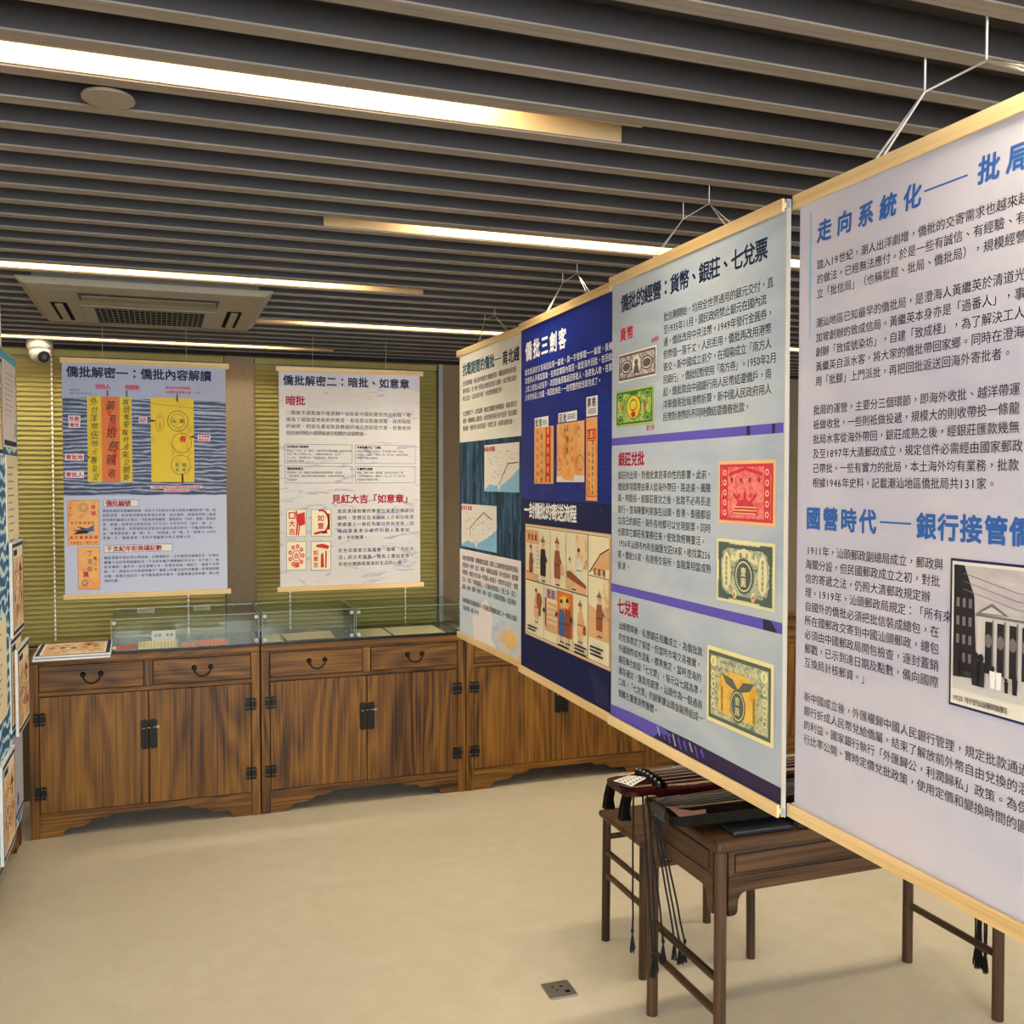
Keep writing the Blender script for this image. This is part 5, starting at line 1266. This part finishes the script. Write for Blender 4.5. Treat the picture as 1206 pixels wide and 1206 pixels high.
def yellow2(p, u0, v0, u1, v1):
    p.rect(u0, v0, u1, v1, YELLOWED, 1); p.line([(u0, v0 + .03), (u1, v0 + .05)], .002, BROWN, 2)
    for (a, b, r, m_) in ((.128, .115, .050, DBROWN), (.145, .225, .048, BROWN), (.140, .335, .048, GREYB)): p.ring(u0 + a, v0 + b, r, r * 1.05, .003, m_, 2); 
    p.ring(u0 + .128, v0 + .115, .034, .036, .002, DBROWN, 2); p.text('汕頭', u0 + .110, u0 + .146, v0 + .115, DBROWN, 0.02, .022, 3); p.text('批局', u0 + .122, u0 + .156, v0 + .335, GREEN, 0.02, .020, 3); p.text('收訖', u0 + .122, u0 + .156, v0 + .36, GREEN, 0.02, .018, 3)
    p.ring(u0 + .043, v0 + .125, .020, .045, .002, REDM, 2); p.vtext('天一批局', u0 + .043, v0 + .09, v0 + .16, .014, REDM, 0.01, 3); p.char('春', u0 + .135, v0 + .205, .034, REDO, 0.03, 3)
pic(t, 'printed_envelope', 0.388, 0.181, 0.592, 0.602, yellow2, 'plain yellow envelope with round postmarks', DU)
def card1(p, u0, v0, u1, v1):
    p.rect(u0, v0, u1, v1, FOXED, 1); p.frame(u0, v0, u1, v1, .0015, BROWN, 2); cx = (u0 + u1) / 2
    p.ring(cx, v0 + .036, .022, .022, .002, GREYB, 2); p.ring(cx, v0 + .036, .014, .014, .002, GREYB, 2); p.vtext('第一號', u0 + .012, v0 + .03, v0 + .08, .013, REDH, 0.01, 2); p.vtext('掛號', u1 - .026, v0 + .02, v0 + .08, .022, REDH, 0.02, 2)
    p.text('航空郵運僑批', u0 + .02, u1 - .03, v0 + .112, REDH, 0.02, .013, 2); p.text('南方貿易批局', u0 + .016, u1 - .016, v0 + .183, REDH, 0.03, .017, 2); p.text('泰國曼谷三聘街九號', u0 + .016, u1 - .016, v0 + .208, REDH, 0.02, .011, 2)
    p.poly([(cx - .05, v0 + .148), (cx + .02, v0 + .138), (cx + .05, v0 + .120), (cx + .045, v0 + .138), (cx + .05, v0 + .152), (cx - .02, v0 + .160)], GREYB, 3); p.poly([(cx - .02, v0 + .15), (cx - .05, v0 + .168), (cx + .045, v0 + .162), (cx + .01, v0 + .148)], GREY1, 4); p.poly([(cx - .01, v0 + .142), (cx - .035, v0 + .128), (cx + .015, v0 + .139)], GREY1, 4); p.rect(cx + .02, v0 + .157, cx + .05, v0 + .165, LBLUE, 5)
pic(t, 'printed_card', 0.003, 0.690, 0.145, 0.911, card1, 'orange card with an aeroplane', DU)
def card2(p, u0, v0, u1, v1):
    p.rect(u0, v0, u1, v1, FOXED, 1); p.frame(u0, v0, u1, v1, .0015, BROWN, 2)
    p.vtext('丁亥年', u0 + .055, v0 + .01, v0 + .13, .028, DBROWN, 0.0, 2); p.vtext('元月吉', u0 + .08, v0 + .05, v0 + .12, .015, DBROWN, 0.0, 2); p.char('春', u0 + .070, v0 + .055, .016, REDM, 0.02, 2); p.char('萬', u0 + .022, v0 + .135, .028, REDM, 0.02, 2); p.ring(u0 + .03, v0 + .175, .014, .016, .003, GREYB, 2); p.ring(u0 + .03, v0 + .175, .008, .010, .002, GREYB, 2)
pic(t, 'printed_card', 0.046, 0.921, 0.145, 1.130, card2, 'small orange card with brush writing', DU)

t = wallposter(0.5674, 2.352, 'pale poster at the second window with four red stamps')
p = Print(0.0, DU); p.sheet(-0.006, 0.004, 0.746, 1.170, LILACWAVE)
p.rect(-0.006, 0.02, 0.746, 0.10, PALELILAC); 
p.text('僑批解密二：暗批、如意章', 0.043, 0.662, 0.070, NAVYH, 0.03, 0.055)
p.text('暗批', 0.053, 0.104, 0.175, REDM, 0.03, 0.052)
for i, (r, e) in enumerate(zip(['二戰後多國實施外匯管制，以及新中國初期受西方制裁，華', '僑為了繞開當地政府的檢查，批局發出對應措施，採用暗批', '的秘密，把原先書寫批款數額的地方用如意代替，但會收到', '批信後把暗示或隱喻放在相應的金額數額。'], (0.684, 0.684, 0.684, 0.449))): p.text(r, 0.042, e, 0.238 + 0.0352 * i, KG, 0.012, 0.0245)
for (a, b, c, d, hd, ls) in ((0.022, 0.402, 0.375, 0.502, '生活物品代替貨幣', ['例如以「衣物」或「猪肉」代替所寄的錢款金額，與批款中提', '及的「寄上衣物若干件」，實際即為寄批款（四元）、', '五」尾元，猪肉要花去「門總每寄信」等則代替', '批款的萬元數額。']),
                             (0.390, 0.402, 0.720, 0.502, '收寄物量代石「白糖」', ['用批人的寄批口語批注，不直接寫多錢，例如', '所寫的「白糖」「猪油」等，另行注，用紙作為書', '寫時代字碼代替錢款。']),
                             (0.022, 0.517, 0.375, 0.607, '隱語暗號寫法', ['每寄書信，批，隱語亦為用紙封寫明的數量，例如用', '「照前匯寄」暗記字碼代表錢的數目，來表明所寄款額', '以及用途。']),
                             (0.390, 0.517, 0.720, 0.607, '計量單位換替', ['根據「萬要可寄」用紙書「米色以外批字」萬', '「百色為尾元」，實際上「石」代「斤」等方式', '也能用作錢款的代碼。'])):
    p.frame(a, b, c, d, 0.002, GREY2); p.text(hd, a + .018, a + .018 + .014 * (len(hd) - 1), b + .014, K, 0.03, 0.0145, 2)
    for i, r in enumerate(ls): p.text(r, a + .016, a + .016 + .0126 * (len(r) - 1), b + .034 + .0185 * i, KG, 0.0, 0.0128, 2)
p.text('見紅大吉「如意章」', 0.289, 0.681, 0.691, REDM, 0.03, 0.050)
for i, (r, e) in enumerate(zip(['旅居異域他鄉的華僑往來書信匯款回', '國時，習慣在信文採區上方和信尾落', '款處蓋上一枚紅色醒目的如意章，同', '時向寄者表示遠方的親人萬事如', '意、平安無事。'], (0.699, 0.699, 0.699, 0.675, 0.446))): p.text(r, 0.306, e, 0.756 + 0.0353 * i, KG, 0.012, 0.0235)
for i, (r, e) in enumerate(zip(['紅色如意章又有萬變，僑鄉「見紅大', '吉」的古老遺風。僑批上蓋如意章，', '折射出僑胞希冀美好生活的心願。'], (0.699, 0.699, 0.656))): p.text(r, 0.310, e, 0.966 + 0.0365 * i, KG, 0.012, 0.0235)
p.build('printed_sheet', t)
def stamp(k):
    def fn(p, u0, v0, u1, v1):
        w_, h_ = u1 - u0, v1 - v0; cx, cy = (u0 + u1) / 2, (v0 + v1) / 2
        p.rect(u0, v0, u1, v1, CREAM, 1); p.frame(u0, v0, u1, v1, .002, GREYB, 2)
        if k == 0:
            p.frame(u0 + w_ * .12, v0 + h_ * .10, u0 + w_ * .46, v0 + h_ * .34, .006, REDO, 3); p.poly([(u0 + w_ * .55, v0 + h_ * .18), (u1 - w_ * .08, v0 + h_ * .10), (u1 - w_ * .05, v0 + h_ * .55), (u0 + w_ * .62, v0 + h_ * .62)], REDO, 3)
            p.vtext('大吉', u0 + w_ * .28, v0 + h_ * .38, v0 + h_ * .95, .036, REDO, 0.02, 3); p.line([(u0 + w_ * .5, v0 + h_ * .05), (u0 + w_ * .56, v0 + h_ * .5), (u0 + w_ * .5, v1 - h_ * .06)], .008, REDO, 3); p.line([(u0 + w_ * .66, v0 + h_ * .6), (u0 + w_ * .6, v1 - h_ * .05)], .006, REDO, 3)
        elif k == 1:
            pts = [(cx + w_ * .38 * math.cos(a), cy - h_ * .05 + h_ * .42 * math.sin(a)) for a in [-1.9 + 3.4 * i / 14 for i in range(15)]]
            p.line(pts, .010, REDO, 3); p.vtext('如意', cx - w_ * .02, v0 + h_ * .18, v0 + h_ * .75, .036, REDO, 0.02, 3); p.line([(u0 + w_ * .15, v1 - h_ * .1), (cx, v1 - h_ * .17), (u1 - w_ * .2, v1 - h_ * .14)], .012, REDO, 3)
            for a in range(6): p.ell(u1 - w_ * .12, v0 + h_ * (.2 + .1 * a), .006, .008, REDO, 3, 10)
        elif k == 2:
            for a in range(9): p.ell(cx + w_ * .33 * math.cos(a * .7), cy + h_ * .33 * math.sin(a * .7), w_ * .09, h_ * .075, REDO, 3, 8); p.ell(cx + w_ * .33 * math.cos(a * .7), cy + h_ * .33 * math.sin(a * .7), w_ * .035, h_ * .03, CREAM, 4, 8)
            p.ring(cx, cy, w_ * .22, h_ * .2, .004, REDO, 3); p.vtext('吉', cx, cy - h_ * .12, cy + h_ * .12, .030, REDO, 0.02, 4); p.vtext('家', cx, cy + h_ * .18, cy + h_ * .45, .032, REDO, 0.02, 5)
        else:
            p.poly([(u0 + w_ * .25, v0 + h_ * .12), (u0 + w_ * .6, v0 + h_ * .08), (u1 - w_ * .08, v0 + h_ * .16), (u1 - w_ * .14, v0 + h_ * .27), (u0 + w_ * .5, v0 + h_ * .22), (u0 + w_ * .3, v0 + h_ * .2)], REDO, 3); p.vtext('如意吉', u0 + w_ * .24, v0 + h_ * .28, v0 + h_ * .92, .028, REDO, 0.02, 3)
            p.poly([(u0 + w_ * .48, v1 - h_ * .1), (u0 + w_ * .5, v0 + h_ * .45), (u0 + w_ * .62, v0 + h_ * .38), (u0 + w_ * .66, v1 - h_ * .1)], REDO, 3); p.line([(u0 + w_ * .76, v0 + h_ * .34), (u0 + w_ * .74, v1 - h_ * .08)], .008, REDO, 3)
    return fn
for k, (a, b, c, d) in enumerate(((0.027, 0.744, 0.130, 0.888), (0.155, 0.746, 0.261, 0.889), (0.026, 0.912, 0.129, 1.064), (0.153, 0.915, 0.258, 1.068))): pic(t, 'printed_stamp', a, b, c, d, stamp(k), None, DU)
